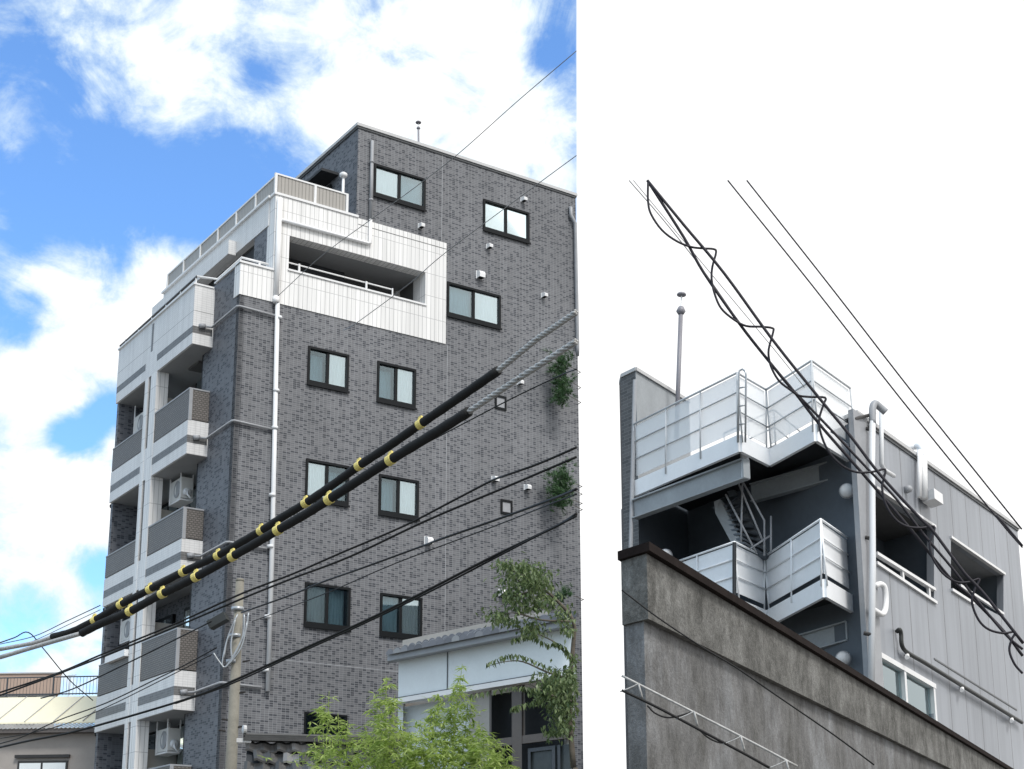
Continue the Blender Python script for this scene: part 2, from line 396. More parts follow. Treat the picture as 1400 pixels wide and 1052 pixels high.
m = MB(); m.box(L, 2.91 - .48, 2.908, .95, 1.95, 19.95, 20.02); m.build('porch_canopy', 'stair_dark', AB)
m = MB(); m.box(L, 2.86, 2.908, 1.3, 2.4, 18.0, 19.85); m.build('terrace_door', 'frame_black', AB)
m = MB(); m.tube([L.p(2.6, .12, 17.9), L.p(2.6, .12, 19.42)], .035); m.lathe(L.p(2.6, .12, 19.40), (0, 0, 1), [(0, .045), (.03, .09), (.10, .10), (.14, .05)], 12); m.build('vent_pipe', 'rail_white', AB, smooth=True)
# pipes
s1, zA = L.onT(505, 192, -.07); _, zB = L.onT(505, 300, -.07); _, zC = L.onT(506, 333, -.07); s2, zD = L.onT(384, 300, -.07)
m = MB(); m.tube([L.p(3.26, .02, zA - .04), L.p(3.26, -.07, zA), L.p(3.26, -.07, zB)], .045, 10)
for z in (zA - .6, zB + .5): m.tube([L.p(3.26, -.07, z), L.p(3.26, -.07, z + .05)], .058, 10)
m.build('downpipe', 'pipe_grey', AB, smooth=True)
m = MB(); m.tube([L.p(3.26, -.075, zB), L.p(3.26, -.075, zC), L.p(3.2, -.075, zC - .02), L.p(.90, -.075, zC - .03)], .04, 10)
m.build('downpipe', 'white_paint', AB, smooth=True)
xs = [L.onT(x, y, -.08) for x, y in ((377, 290), (374, 412), (361, 945))]
m = MB(); m.tube([L.p(.86, -.08, 18.25), L.p(.86, -.08, 15.6)], .062, 12); m.lathe(L.p(.86, -.08, 15.58), (0, 0, 1), [(0, .05), (.0, .075), (.16, .075), (.16, .05)], 12)
m.build('downpipe', 'white_paint', AB, smooth=True)
m = MB(); m.tube([L.p(.90, -.08, 15.58), L.p(.98, -.08, 10.5), L.p(1.02, -.08, xs[2][1])], .055, 12)
for z in (15.2, 13.4, 12.5, 10.9, 9.7, 8.1, 6.9): m.tube([L.p(.95, -.08, z), L.p(.95, -.08, z + .07)], .075, 10)
m.build('downpipe', 'pipe_white', AB, smooth=True)
sE = L.onT(783, 300, -.06)[0]
m = MB(); m.tube([L.p(9.3, .02, 20.45), L.p(9.28, -.07, 20.42), L.p(9.28, -.07, 20.2), L.p(9.42, -.07, 20.0), L.p(9.46, -.05, 16.4), L.p(9.50, .02, 16.2)], .05, 10); m.build('downpipe', 'pipe_grey', AB, smooth=True)
for zc in (15.27, 12.5, 9.68, 6.55):
    m = MB(); m.tube([L.p(-.30, 1.33, zc - .03), L.p(-.06, 1.33, zc), L.p(-.06, -.02, zc + .03), L.p(-.02, -.06, zc + .03), L.p(.88, -.06, zc)], .028, 8); m.tube([L.p(-.36, 1.36, zc - .03), L.p(-.22, 1.36, zc)], .06, 8)
    m.build('gutter_pipe', 'pipe_grey', AB, smooth=True)
# balconies
LV = [(13.66, 12.90, 12.53, 12.35, 12.08), (10.77, 10.05, 9.74, 9.55, 9.33), (7.95, 7.02, 6.66, 6.46, 6.14), (4.9, 4.2, 3.8, 3.6, 3.3)]
TE = 6.30
for k, (zt, zw, za, zb, zs) in enumerate(LV):
    m = MB(); m.box(L, -.50, .70, 1.40, TE, zs, zw); b = m.build('balcony', 'pale_tile', AB)
    m = MB(); m.box(L, -.502, -.48, 1.397, 3.52, zb, za); m.box(L, -.502, -.48, 4.28, TE - .02, zb, za); m.box(L, -.48, -.02, 1.397, 1.41, zb, za); m.build('tile_stripe', 'stripe_tile', b)
    m = MB(); m.box(L, -.45, .68, 1.45, TE - .05, zs - .01, zs - .002); m.build('soffit', 'soffit', b)  # grey sheet puts the balcony's shade onto the white slab's underside
    m = MB(); m.box(L, -.49, -.43, 1.41, 3.5, zw + .03, zt); m.box(L, -.43, -.005, 1.41, 1.47, zw + .03, zt)
    m.box(L, -.49, -.43, 4.25, TE, zw + .03, zt - .14); m.build('balustrade', 'mesh_panel', b)
    m = MB(); m.box(L, -.50, -.42, 1.40, 3.5, zt, zt + .035); m.box(L, -.42, -.005, 1.40, 1.48, zt, zt + .035); m.box(L, -.50, -.42, 4.25, TE, zt - .14, zt - .11)
    m.box(L, -.50, -.42, 1.39, 1.41, zw, zt); m.build('handrail', 'pipe_grey', b)
    m = MB(); m.box(L, -.2, .69, 3.84, 3.90, zw, zt + .62); m.build('partition_board', 'partition', b)
    m = MB()
    for a in (2.0, 2.95): m.box(L, .62, .698, a, a + .85, zw, zw + 1.95)
    m.box(L, .62, .698, 4.5, 5.8, zw, zw + 1.95); m.box(L, .0, .62, 1.905, 1.96, zw, zw + 2.0)
    dw = m.build('balcony_door', 'frame_black', b)
    m = MB()
    for a in (2.08, 3.03): m.box(L, .612, .618, a, a + .69, zw + .1, zw + 1.87)
    m.box(L, .612, .618, 4.58, 5.1, zw + .1, zw + 1.87); m.box(L, .612, .618, 5.2, 5.72, zw + .1, zw + 1.87); m.build('pane', 'glass', dw)
    m = MB(); m.box(L, .3, .34, 2.02, 2.06, zw, zw + 2.1); m.build('post', 'rail_white', b)
    m = MB(); m.tube([L.p(-.3, TE, zs + 0.02), L.p(-.3, TE + .12, zs - .02), L.p(-.4, TE + .2, zs - .02)], .05, 8); m.build('gutter_outlet', 'frame_black', b)
# the white top balcony
m = MB(); m.box(L, -.50, .93, 1.40, TE, 14.79, 15.1); m.box(L, -.50, -.38, 1.40, TE, 15.1, 16.28); m.box(L, -.38, -.001, 1.40, 1.52, 15.1, 16.28)
b = m.build('balcony', 'pale_tile', AB)
m = MB(); m.box(L, -.502, -.48, 1.397, 3.56, 15.06, 15.24); m.box(L, -.502, -.48, 4.3, TE - .01, 15.06, 15.24); m.box(L, -.48, -.02, 1.397, 1.41, 15.06, 15.24)
m.box(L, -.503, -.48, 3.88, 4.0, 15.45, 16.2); m.build('tile_stripe', 'stripe_tile', b)
m = MB(); m.box(L, -.501, -.48, 1.397, TE, 15.62, 15.63); m.box(L, -.48, -.02, 1.397, 1.41, 15.62, 15.63); m.build('panel_joint', 'stripe_tile', b)
m = MB(); m.box(L, -.45, .68, 1.45, TE - .05, 14.78, 14.788); m.build('soffit', 'soffit', b)  # grey sheet, shade painted under the white top slab
m = MB(); m.box(L, .05, .5, 2.3, 2.9, 14.72, 14.775); m.build('hatch', 'dark_soffit', b)
m = MB(); m.box(L, -.54, -.36, 1.38, TE, 16.28, 16.32); m.box(L, -.36, -.03, 1.38, 1.54, 16.28, 16.32); m.box(L, -.04, .18, -.03, 1.38, 16.4, 16.44); m.build('parapet_coping', 'rail_white', b)
m = MB(); zr = 16.54
m.tube([L.p(.72, .1, zr + .05), L.p(.06, .1, zr + .05), L.p(.06, 1.42, zr + .02), L.p(-.44, 1.46, zr - .02)], .03, 8)
for s, t in ((.5, .1), (.06, .35), (.06, 1.1)): m.tube([L.p(s, t, 16.3), L.p(s, t, zr + .03)], .028, 6)
m.build('handrail', 'rail_white', b, smooth=True)
m = MB(); m.tube([L.p(-.44, 1.46, zr - .02), L.p(-.44, TE + .1, zr - .08)], .03, 8); m.build('handrail', 'frame_bronze', b)
for t in (1.5, 2.4, 3.3, 4.2, 5.1, 6.0): MB().tube([L.p(-.44, t, 16.3), L.p(-.44, t, zr - .03)], .022, 6).build('rail_post', 'rail_white', b)
# pillars between the bays
m = MB(); m.box(L, -.506, -.2, 3.50, 3.86, 0, 14.788); m.box(L, -.506, -.2, 4.04, 4.25, 0, 14.788); m.build('pillar', 'white_tile', AB)
m = MB(); m.box(L, -.47, -.22, 3.86, 4.04, 0, 14.787); m.build('pillar_groove', 'stripe_tile', AB)
# windows
def window(i, spec):
    a, b, c, d, pl, pr = spec
    m = MB(); fw = .036
    m.gridwall(lambda u, v, w: L.p(u, w - .035, v), [a - .02, a + fw, b - fw, b + .02], [c - .06, c + fw, d - fw, d + .02],
               lambda u, v: not (a + fw < u < b - fw and c + fw < v < d - fw), .12)
    mid = (a + b) / 2; m.box(L, mid - .036, mid + .036, .0, .05, c + fw, d - fw)
    m.box(L, a - .04, b + .04, -.06, -.036, c - .10, c - .055)
    fr = m.build('window', 'frame_black', AB)
    for (u0, u1, kind, dep) in ((a + fw, mid - .04, pl, .03), (mid + .04, b - fw, pr, .015)):
        MB().box(L, u0, u1, dep, dep + .006, c + fw, d - fw).build('pane', 'glass_clear' if kind in 'cy' else 'glass', fr)
        if kind == 'd': continue
        m = MB(); n = 24; z0, z1 = c, d
        tt = .085 if kind in 'cy' else (.16 if kind in 'fk' else .26)
        amp = .012 if kind != 'y' and kind != 'k' else .002
        for j in range(n):
            ua, ub = u0 - .05 + (u1 - u0 + .1) * j / n, u0 - .05 + (u1 - u0 + .1) * (j + 1) / n
            wa, wb = tt + amp * math.sin(j * 1.9), tt + amp * math.sin((j + 1) * 1.9)
            m.face([L.p(ua, wa, z0), L.p(ub, wb, z0), L.p(ub, wb, z1), L.p(ua, wa, z1)])
        m.build('curtain', 'curtain_cream' if kind in 'yk' else 'curtain', fr)
for i, sp in enumerate(wins): window(i, sp)
a, b_, c, d = lowwin
fr = MB().gridwall(lambda u, v, w: L.p(u, w - .02, v), [a, a + .04, b_ - .04, b_], [c, c + .04, d - .04, d], lambda u, v: not (a + .04 < u < b_ - .04 and c + .04 < v < d - .04), .1).build('window', 'frame_black', AB)
MB().box(L, a + .04, b_ - .04, .03, .036, c + .04, d - .04).build('pane', 'glass', fr)
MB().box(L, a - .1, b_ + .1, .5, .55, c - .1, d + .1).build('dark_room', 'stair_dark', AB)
for px, py in ((684, 551), (692, 694)):          # small square vents with dark frames
    s, z = L.onT(px, py); fr = MB().gridwall(lambda u, v, w: L.p(u, w - .03, v), [s - .17, s - .12, s + .12, s + .17], [z - .19, z - .13, z + .13, z + .19], lambda u, v: not (s - .12 < u < s + .12 and z - .13 < v < z + .13), .028).build('small_window', 'frame_black', AB)
    MB().box(L, s - .12, s + .12, -.012, -.004, z - .13, z + .13).build('pane', 'pipe_grey', fr)
def vent(px, py, r):
    r *= .8; s, z = L.onT(px, py)
    m = MB(); q = lambda a, w, c: L.p(a, w, c)
    prof = [(0, -r), (-.16, -r), (-.17, r * .1), (-.13, r * .75), (-.06, r * 1.05), (0, r * 1.1)]
    m.prism([q(s - r * .85, w, z + c) for w, c in prof], L.p(1.7 * r, 0, 0) - L.p(0, 0, 0)); m.box(L, s - r, s + r, -.012, -.001, z - r * 1.1, z + r * 1.2)
    h = m.build('vent_hood', 'white_paint', AB)
    MB().box(L, s - r * .8, s + r * .75, -.14, -.02, z - r * 1.08, z - r * 1.003).build('shaded_underside', 'frame_black', h)  # black plate paints the shade at the bottom of the hood
for px, py, r in ((574, 310, .075), (714, 274, .075), (667, 338, .075), (655, 377, .12), (742, 405, .075), (709, 524, .075), (675, 656, .09), (719, 667, .085), (584, 740, .11), (685, 811, .1)): vent(px, py, r)
# expansion joints
m = MB(); s, _ = L.onT(604, 300); m.box(L, s - .008, s + .008, -.004, -.001, 18.4, 20.8); _, z = L.onT(480, 912); m.box(L, 1.1, 5.0, -.004, -.001, z - .008, z + .008)
m.box(L, 5.5, 5.516, -.004, -.001, 0, 15.6); m.build('expansion_joint', 'pipe_grey', AB)

# rooftop antenna and air conditioners
def mushroom(name, label, base, top, r, capr, mat='antenna_grey'):
    o = thing(name, label, 'antenna', base, 'mushroom antennas on thin roof masts')
    base = Vector(base); top = Vector(top); d = (top - base)
    MB().tube([base, base + d * .83], r, 10).build('mast', mat, o, smooth=True)
    m = MB(); m.lathe(base + d * .83, d, [(0, r * 1.2), (.02 * d.length, r * 2.1), (.05 * d.length, r * 1.2), (.055 * d.length, r * .3)], 14); m.build('collar', mat, o, smooth=True)
    MB().tube([base + d * .86, base + d * .97], r * .3, 8).build('stem', 'white_paint', o)
    m = MB(); h = capr * .9; m.lathe(base + d * .955, d, [(0, capr * .55), (h * .15, capr * .95), (h * .4, capr), (h * .75, capr * .7), (h, capr * .15)], 20); m.build('dome', mat, o, smooth=True)
    return o
D0 = 36.0; b = at(573, 205, D0); t = at(572, 166, D0); b.z -= .6
mushroom('antenna', 'small mushroom antenna on the flat roof of the tiled apartment building', b, t, .028, .085)
D0 = 26.0; b = at(923, 548, D0); t = at(932, 396, D0); b.z -= .8
mushroom('antenna', 'tall grey mast with a mushroom dome above the white roof railing', b, t, .045, .095)
def aircon(label, s, t, z, sc=1.0):
    o = thing('air_conditioner', label, 'air conditioner', L.p(s, t, z), 'air conditioners hung under the balconies')
    m = MB(); m.box(L, s, s + .28, t, t + .72, z, z + .52); m.build('casing', 'ac_white', o)
    m = MB(); m.lathe(L.p(s, t + .26, z + .26), L.p(-1, 0, 0) - L.p(0, 0, 0), [(0.0, .21), (.015, .21), (.02, .17), (.005, .15)], 20); m.build('fan_grille', 'pipe_grey', o)
    m = MB(); m.lathe(L.p(s + .14, t, z + .15), L.p(0, -1, 0) - L.p(0, 0, 0), [(0, .11), (.06, .10), (.09, .06)], 14); m.tube([L.p(s + .14, t - .04, z + .2), L.p(s + .1, t - .15, z + .05), L.p(s + .18, t - .18, z - .06), L.p(s + .3, t - .12, z + .02)], .025, 6); m.build('hose', 'pipe_white', o, smooth=True)
    m = MB()
    for tt in (t + .02, t + .66):
        m.box(L, s - .02, s + .0, tt, tt + .04, z - .05, z + .85); m.box(L, s + .28, s + .30, tt, tt + .04, z - .05, z + .85)
    m.box(L, s - .02, s + .30, t, t + .7, z - .06, z - .02); m.build('bracket', 'rail_white', o)
    return o
aircon('white air conditioner hung in the third bay from the top, right of the pillars', .0, 2.82, 11.45)
aircon('white air conditioner with a round hose at the bottom of the right balcony column', .0, 2.82, 5.40)
aircon('narrow white air conditioner in the upper left balcony bay', -.1, 5.25, 13.85)
aircon('white air conditioner in the left bay just under the thick black cables', -.1, 5.3, 8.42)
o = MB(); pts = [L.onS(x, y, -.46) for x, y in ((170, 885), (196, 868))]
o.box(L, -.60, -.40, 4.3, 5.6, LV[2][0] - .18, LV[2][0] - .02); tag(o.build('blanket', 'white_paint'), 'crumpled white blanket draped over the left balcony rail', 'blanket')

# ------------------------------------------------------------------ UTILITY POLE
PD = 22.0
pt = at(328, 794, PD); pb = at(314, 1052, PD); ax = (pb - pt) / (pt.z - pb.z); pg = Vector((pb.x, PD, 0))
UP = thing('utility_pole', 'weathered concrete utility pole with a dark splice box and looped cables', 'utility pole', pg)
m = MB(); m.tube([pg, Vector((pt.x, PD, pt.z))], [.125, .066], 18); m.lathe(Vector((pt.x, PD, pt.z - .02)), (0, 0, 1), [(0, .068), (.04, .068), (.05, .05)], 16)
m.build('shaft', 'pole_concrete', UP, smooth=True)
m = MB(); q0, q1 = at(287, 856, PD - .2), at(310, 843, PD - .25); m.beam(q0, q1, .17, .13); m.build('splice_box', 'box_dark', UP)
m = MB()
for px, py in ((325, 833), (322, 870), (318, 905)): m.tube([at(px, py, PD) + Vector((0, 0, -.03)), at(px, py, PD) + Vector((0, 0, .03))], .10, 14)
m.build('steel_band', 'galvanised', UP, smooth=True)
m = MB()
for arr in ([(325, 840), (312, 870), (304, 905), (308, 912), (320, 895), (336, 862), (340, 838)], [(334, 840), (333, 865), (324, 890), (309, 912), (300, 905), (292, 893)], [(322, 845), (316, 880), (318, 905)], [(338, 850), (330, 885), (312, 910)], [(326, 868), (312, 872), (306, 900)]):
    m.tube(smoothpts([at(x, y, PD - .16) for x, y in arr], 5), .012, 6)
m.build('cable_loop', 'galvanised', UP, smooth=True)
m = MB()
for px, py in ((332, 905), (326, 948), (323, 995), (312, 985), (308, 1000)): p = at(px, py, PD); MB().tube([p, p + Vector((.12 if px > 320 else -.1, -.06, .01))], .014, 6).build('step_bolt', 'frame_bronze', UP)

# ------------------------------------------------------------------ WIRES
def wire(label, pts, r, D=(14, 14), mat='wire_black', k=5, name='overhead_wire', group='overhead wires across the left street'):
    n = len(pts); q = [at(x, y, D[0] + (D[1] - D[0]) * i / (n - 1)) for i, (x, y) in enumerate(pts)]
    return tag(MB().tube(smoothpts(q, k), r, 7).build(name, mat, smooth=True), label, 'wire', group)
def strands(a, b, r=.018, turns=5, n=3, mat='steel_strand', off=.02):
    m = MB(); a = Vector(a); b = Vector(b); d = (b - a).normalized(); x = d.cross(Vector((0, 0, 1))).normalized(); y = d.cross(x)
    for i in range(n):
        pts = []
        for j in range(41):
            t = j / 40; an = 2 * math.pi * (t * turns + i / n); pts.append(a.lerp(b, t) + (x * math.cos(an) + y * math.sin(an)) * off)
        m.tube(pts, r, 6)
    return m
def sleeve_cable(label, sleeve, clips, right, left, D0, D1, r):
    allp = left + sleeve[::-1] if False else sleeve
    x0, x1 = right[-1][0], left[-1][0]
    def dep(x): return D0 + (D1 - D0) * (x - x1) / (x0 - x1)
    P = [at(x, y, dep(x)) for x, y in sleeve]
    o = thing('sleeved_cable', label, 'cable', P[len(P) // 2], 'thick cables in black protective sleeves')
    sp = smoothpts(P, 6); m = MB(); m.tube(sp, [r * (1 + .04 * math.sin(i * 2.3)) for i in range(len(sp))], 12); m.build('sleeve', 'black_rubber', o, smooth=True)
    rp = [P[0]] + [at(x, y, dep(x)) for x, y in right]
    for i in range(len(rp) - 1): strands(rp[i], rp[i + 1], r=.0105, off=.0125, turns=2.6, n=4).build('bare_strand', 'steel_strand', o, smooth=True)
    lp = [P[-1]] + [at(x, y, dep(x)) for x, y in left]
    m = MB(); m.tube(smoothpts(lp, 5), .022, 8)
    mm = strands(lp[0], lp[-1], r=.010, turns=9, n=2, off=.026); m.v, m.f = m.v, m.f
    m.build('bare_strand', 'steel_strand', o, smooth=True)
    for cx, cy in clips:
        c = at(cx, cy, dep(cx)); i = min(range(len(sp) - 1), key=lambda j: (sp[j] - c).length); d = (sp[min(i + 1, len(sp) - 1)] - sp[max(i - 1, 0)]).normalized(); c = sp[i]
        kk = MB(); w = r * .8; kk.tube([c - d * w, c - d * w * .9, c + d * w * .9, c + d * w], [r * 1.03, r * 1.12, r * 1.12, r * 1.03], 14)
        up = (Vector((0, 0, 1)) - d * d.z).normalized(); kk.beam(c + up * r * 1.1 - d * w * .3, c + up * r * 1.75 - d * w * .3, r * .5, r * 1.0, up=d); kk.tube([c + up * r * 1.3 - d * w * .8, c + up * r * 1.45 + d * w * .8], r * .22, 6)
        kk.build('cable_clip', 'clip_yellow', o)
    return o
s1p = [(681, 507), (632, 541), (575, 580), (532, 610), (491, 637), (455, 663), (418, 688), (385, 708), (357, 726), (322, 746), (298, 760), (272, 772), (245, 785), (205, 806), (165, 827), (135, 845), (100, 863), (72, 871)]
s2p = [(641, 563), (590, 595), (534, 629), (492, 656), (450, 683), (415, 705), (380, 725), (348, 744), (318, 761), (292, 776), (268, 789), (245, 801), (222, 812), (200, 824), (178, 836), (140, 852), (112, 866)]
sleeve_cable('upper thick black sleeved cable with yellow clips crossing the tiled facade', s1p, [(575, 580), (491, 637), (418, 688), (357, 727), (298, 761), (252, 784), (208, 806), (165, 830), (132, 848)], [(735, 463), (788, 427)], [(47, 879), (0, 888)], 14.4, 9.0, .030 * 1.18)
sleeve_cable('lower thick black sleeved cable with yellow clips, nearest the street', s2p, [(534, 629), (450, 683), (380, 725), (318, 761), (268, 789), (222, 812), (178, 836)], [(710, 517), (788, 467)], [(60, 881), (0, 899)], 13.8, 8.6, .031 * 1.22)
Wt = [
 ('upper of the paired black wires passing in front of the pole top', [(788, 612), (737, 634), (692, 650), (671, 658), (619, 685), (551, 720), (469, 755), (400, 785), (330, 812), (249, 849), (177, 879), (132, 898), (78, 921), (0, 947)], .012, (11, 16)),
 ('lower of the paired black wires passing in front of the pole top', [(788, 625), (692, 666), (583, 712), (479, 761), (400, 791), (335, 817), (255, 851), (180, 882), (120, 906), (60, 929), (0, 951)], .012, (11, 16)),
 ('black wire ending at the pole below its top', [(788, 669), (759, 681), (692, 706), (598, 739), (577, 747), (495, 777), (441, 796), (400, 813), (344, 833), (330, 838)], .014, (11, 21.5)),
 ('thin dark wire running just under the wire that ends at the pole', [(788, 676), (756, 688), (675, 720), (542, 770), (454, 808), (400, 829), (345, 850)], .008, (11, 21.5)),
 ('black wire leaving the splice box towards the left balconies', [(289, 850), (243, 873), (172, 908), (100, 942), (56, 955)], .014, (21.5, 26)),
 ('lowest heavy black wire crossing the pole and the small tiled roof', [(788, 703), (760, 720), (678, 759), (577, 811), (495, 851), (400, 894), (312, 934), (261, 954), (186, 977), (100, 1001), (40, 1013), (0, 1022)], .014, (11, 16)),
 ('heavy black wire doubled just beneath the lowest one', [(788, 706), (719, 741), (600, 803), (495, 854), (400, 897), (312, 937), (240, 962)], .010, (11, 15)),
 ('thin twisted pair crossing the bottom left balcony', [(296, 886), (250, 911), (215, 928), (146, 961), (80, 985), (30, 1008), (0, 1017)], .012, (21.5, 26)),
 ('thin wire under the twisted pair at the bottom left balcony', [(290, 895), (215, 933), (146, 967), (90, 990), (40, 1003), (0, 1010)], .009, (21.5, 26)),
 ('black wire climbing steeply to a knot above the far railing', [(0, 879), (20, 872), (39, 865), (60, 888), (95, 930), (127, 958)], .011, (20, 26)),
 ('hair-thin wire from the building corner down to the left edge', [(137, 828), (90, 850), (47, 870), (0, 881)], .008, (20, 24)),
 ('second hair-thin wire just below the corner wire at left', [(137, 834), (90, 856), (47, 876), (20, 884)], .006, (20, 24)),
 ('thin grey wire passing behind the right end of the lower cable', [(788, 505), (765, 514), (700, 545), (625, 584), (560, 618)], .008, (12, 15)),
]
for lb, pts, r, D in Wt: wire(lb, pts, r * .88, D)
wire('long thin grey wire rising past the roof antenna to the top right', [(788, 70), (706, 140), (625, 212), (560, 262), (505, 302), (440, 350), (380, 405)], .0032, (9, 12), 'wire_grey')
wire('thin grey wire crossing the white loggia below the long one', [(788, 213), (735, 252), (610, 345), (560, 388), (490, 440), (470, 452)], .0032, (9, 12), 'wire_grey')
RG = 'overhead wires in front of the grey building'
wire('thick violet black wire running straight past the dome mast', [(885, 247), (935, 308), (990, 374), (1057, 466), (1126, 552), (1163, 597), (1203, 649), (1257, 708), (1276, 727), (1317, 782), (1345, 812), (1399, 880)], .0105, (9, 9), 'wire_violet', group=RG)
wire('black wire just left of the straight thick one', [(885, 247), (935, 325), (962, 373), (1011, 443), (1051, 494), (1089, 540), (1120, 580), (1183, 652), (1244, 723), (1279, 767), (1304, 796), (1329, 818), (1373, 864), (1398, 897)], .0105, (9, 9.3), 'wire_violet', group=RG)
wire('third black wire joining the bundle over the staircase', [(1051, 494), (1075, 524), (1098, 548), (1140, 592), (1185, 640), (1225, 682), (1262, 730), (1300, 775), (1335, 820), (1375, 868), (1398, 888)], .009, (9.1, 9.2), 'wire_violet', group=RG)
wire('slack black cable looping along the wire bundle', [(886, 249), (886, 275), (890, 293), (905, 315), (925, 330), (945, 338), (962, 340), (976, 341), (979, 346), (974, 365), (973, 382), (977, 402), (986, 422), (1003, 437), (1020, 446), (1040, 447), (1056, 449), (1057, 455), (1051, 478), (1052, 494), (1057, 508), (1066, 522), (1080, 533), (1092, 541), (1108, 543), (1128, 544), (1126, 553), (1120, 573), (1122, 592), (1132, 616), (1150, 636), (1172, 646), (1195, 645), (1210, 642), (1208, 655), (1206, 668), (1211, 690), (1224, 710), (1240, 720), (1260, 722), (1277, 720), (1275, 732), (1271, 745), (1276, 765), (1290, 785), (1308, 796), (1325, 796), (1339, 792), (1332, 808), (1329, 825), (1338, 848), (1352, 861), (1372, 866), (1388, 864), (1383, 875), (1380, 890), (1387, 908), (1398, 921)], .008, (9, 9.2), 'wire_violet', 4, group=RG)
wire('pale grey thread left of the wire bundle', [(860, 247), (906, 300), (960, 368), (1010, 440)], .004, (9.4, 9.4), 'wire_grey', group=RG)
wire('second pale grey thread right beside the first one', [(866, 247), (925, 318), (1000, 408), (1060, 480), (1100, 530)], .003, (9.4, 9.4), 'wire_grey', group=RG)
wire('left of the two clean parallel wires high on the white sky', [(995, 247), (1110, 390), (1227, 540), (1362, 707), (1398, 749)], .006, (9.8, 9.8), 'wire_violet', group=RG)
wire('right of the two clean parallel wires high on the white sky', [(1021, 247), (1140, 398), (1250, 540), (1397, 724)], .006, (9.8, 9.8), 'wire_violet', group=RG)
wire('black wire cutting across the grey roof corner at far right', [(1362, 705), (1378, 723), (1398, 747)], .009, (9.8, 9.8), 'wire_violet', group=RG)
wire('thin black wire sagging across the concrete parapet', [(850, 807), (900, 845), (960, 885), (1005, 912), (1060, 950), (1140, 1005), (1195, 1046)], .005, (8.3, 8.3), 'wire_black', group=RG)
o = thing('messenger_cable', 'pale messenger cable with hooks carrying a black cable past the concrete wall', 'cable', at(950, 990, 8))
MB().tube(smoothpts([at(x, y, 8) for x, y in ((850, 924), (907, 953), (968, 984), (1030, 1016), (1090, 1048))], 4), .007, 7).build('messenger_wire', 'steel_strand', o, smooth=True)
MB().tube(smoothpts([at(x, y, 8) for x, y in ((850, 944), (900, 968), (960, 1000), (1020, 1032), (1052, 1050))], 4), .008, 7).build('black_cable', 'wire_black', o, smooth=True)
for x, y in ((873, 935), (949, 973), (1013, 1007), (1075, 1040)):
    MB().tube(smoothpts([at(x, y, 7.99), at(x + 2, y + 8, 7.98), at(x + 5, y + 20, 8)], 3), .006, 6).tube(smoothpts([at(x - 25, y + 11, 8), at(x - 10, y + 5, 7.99), at(x, y, 7.99)], 3), .004, 6).build('hook', 'steel_strand', o, smooth=True)
MB().tube(smoothpts([at(x, y, 8) for x, y in ((885, 965), (895, 975), (910, 981), (925, 980), (949, 973))], 4), .005, 6).tube(smoothpts([at(x, y, 8) for x, y in ((955, 997), (970, 1010), (990, 1016), (1013, 1007))], 4), .005, 6).build('slack_loop', 'wire_black', o, smooth=True)

# ------------------------------------------------------------------ GREY CLAD BUILDING
GB = thing('clad_building', 'grey panelled building with recessed balconies and white pipes behind the concrete wall', 'building', R.p(0, 0, 0))
def quadR(pts, t=0.0): return [R.onT(x, y, t) for x, y in pts]
def polywall(fr, outer, holes, th, name, mat, parent):
    polys = [[Vector((a, b, 0)) for a, b in outer]] + [[Vector((a, b, 0)) for a, b in h] for h in holes]
    flat = [p for q in polys for p in q]; tri = tessellate_polygon(polys)
    m = MB()
    m.mesh([fr.p(p.x, 0, p.y) for p in flat], [list(t) for t in tri])
    m.mesh([fr.p(p.x, th, p.y) for p in flat], [list(t)[::-1] for t in tri])
    for q in polys:
        for i in range(len(q)):
            a, b = q[i], q[(i + 1) % len(q)]
            m.face([fr.p(a.x, 0, a.y), fr.p(b.x, 0, b.y), fr.p(b.x, th, b.y), fr.p(a.x, th, a.y)])
    return m.build(name, mat, parent)
tl, tr = R.onT(1170, 568), R.onT(1391, 724); br = R.onT(1391, 1050)
O1 = quadR([(1197, 668), (1277, 722), (1277, 820), (1197, 767)]); O2 = quadR([(1300, 736), (1372, 786), (1372, 845), (1300, 806)]); O3 = quadR([(1196, 890), (1276, 938), (1277, 1010), (1196, 960)])
polywall(R, [tl, tr, (tr[0], 0), (tl[0], 0)], [O1, O2, O3], .18, 'front_wall', 'grey_cladding', GB)
m = MB()
m.prism([R.p(tl[0] - .03, -.06, tl[1]), R.p(tr[0] + .05, -.06, tr[1]), R.p(tr[0] + .05, .3, tr[1]), R.p(tl[0] - .03, .3, tl[1])], (0, 0, .07)); m.build('roof_coping', 'coping', GB)
m = MB(); m.prism([R.p(tl[0], -.03, tl[1] - .05), R.p(tr[0], -.03, tr[1] - .05), R.p(tr[0], -.001, tr[1] - .05), R.p(tl[0], -.001, tl[1] - .05)], (0, 0, .045)); m.build('coping_joint', 'coping_dark', GB)
m = MB(); m.box(R, tr[0] - .2, tr[0] - .002, .18, 7, 0, tr[1] - .01); m.box(R, tl[0], tr[0] - .2, 6.8, 7, 0, tr[1] - .01); m.box(R, tl[0] - .0, tl[0] + .2, .18, 6.8, 0, tl[1] - .1); m.build('rear_wall', 'stair_wall', GB)
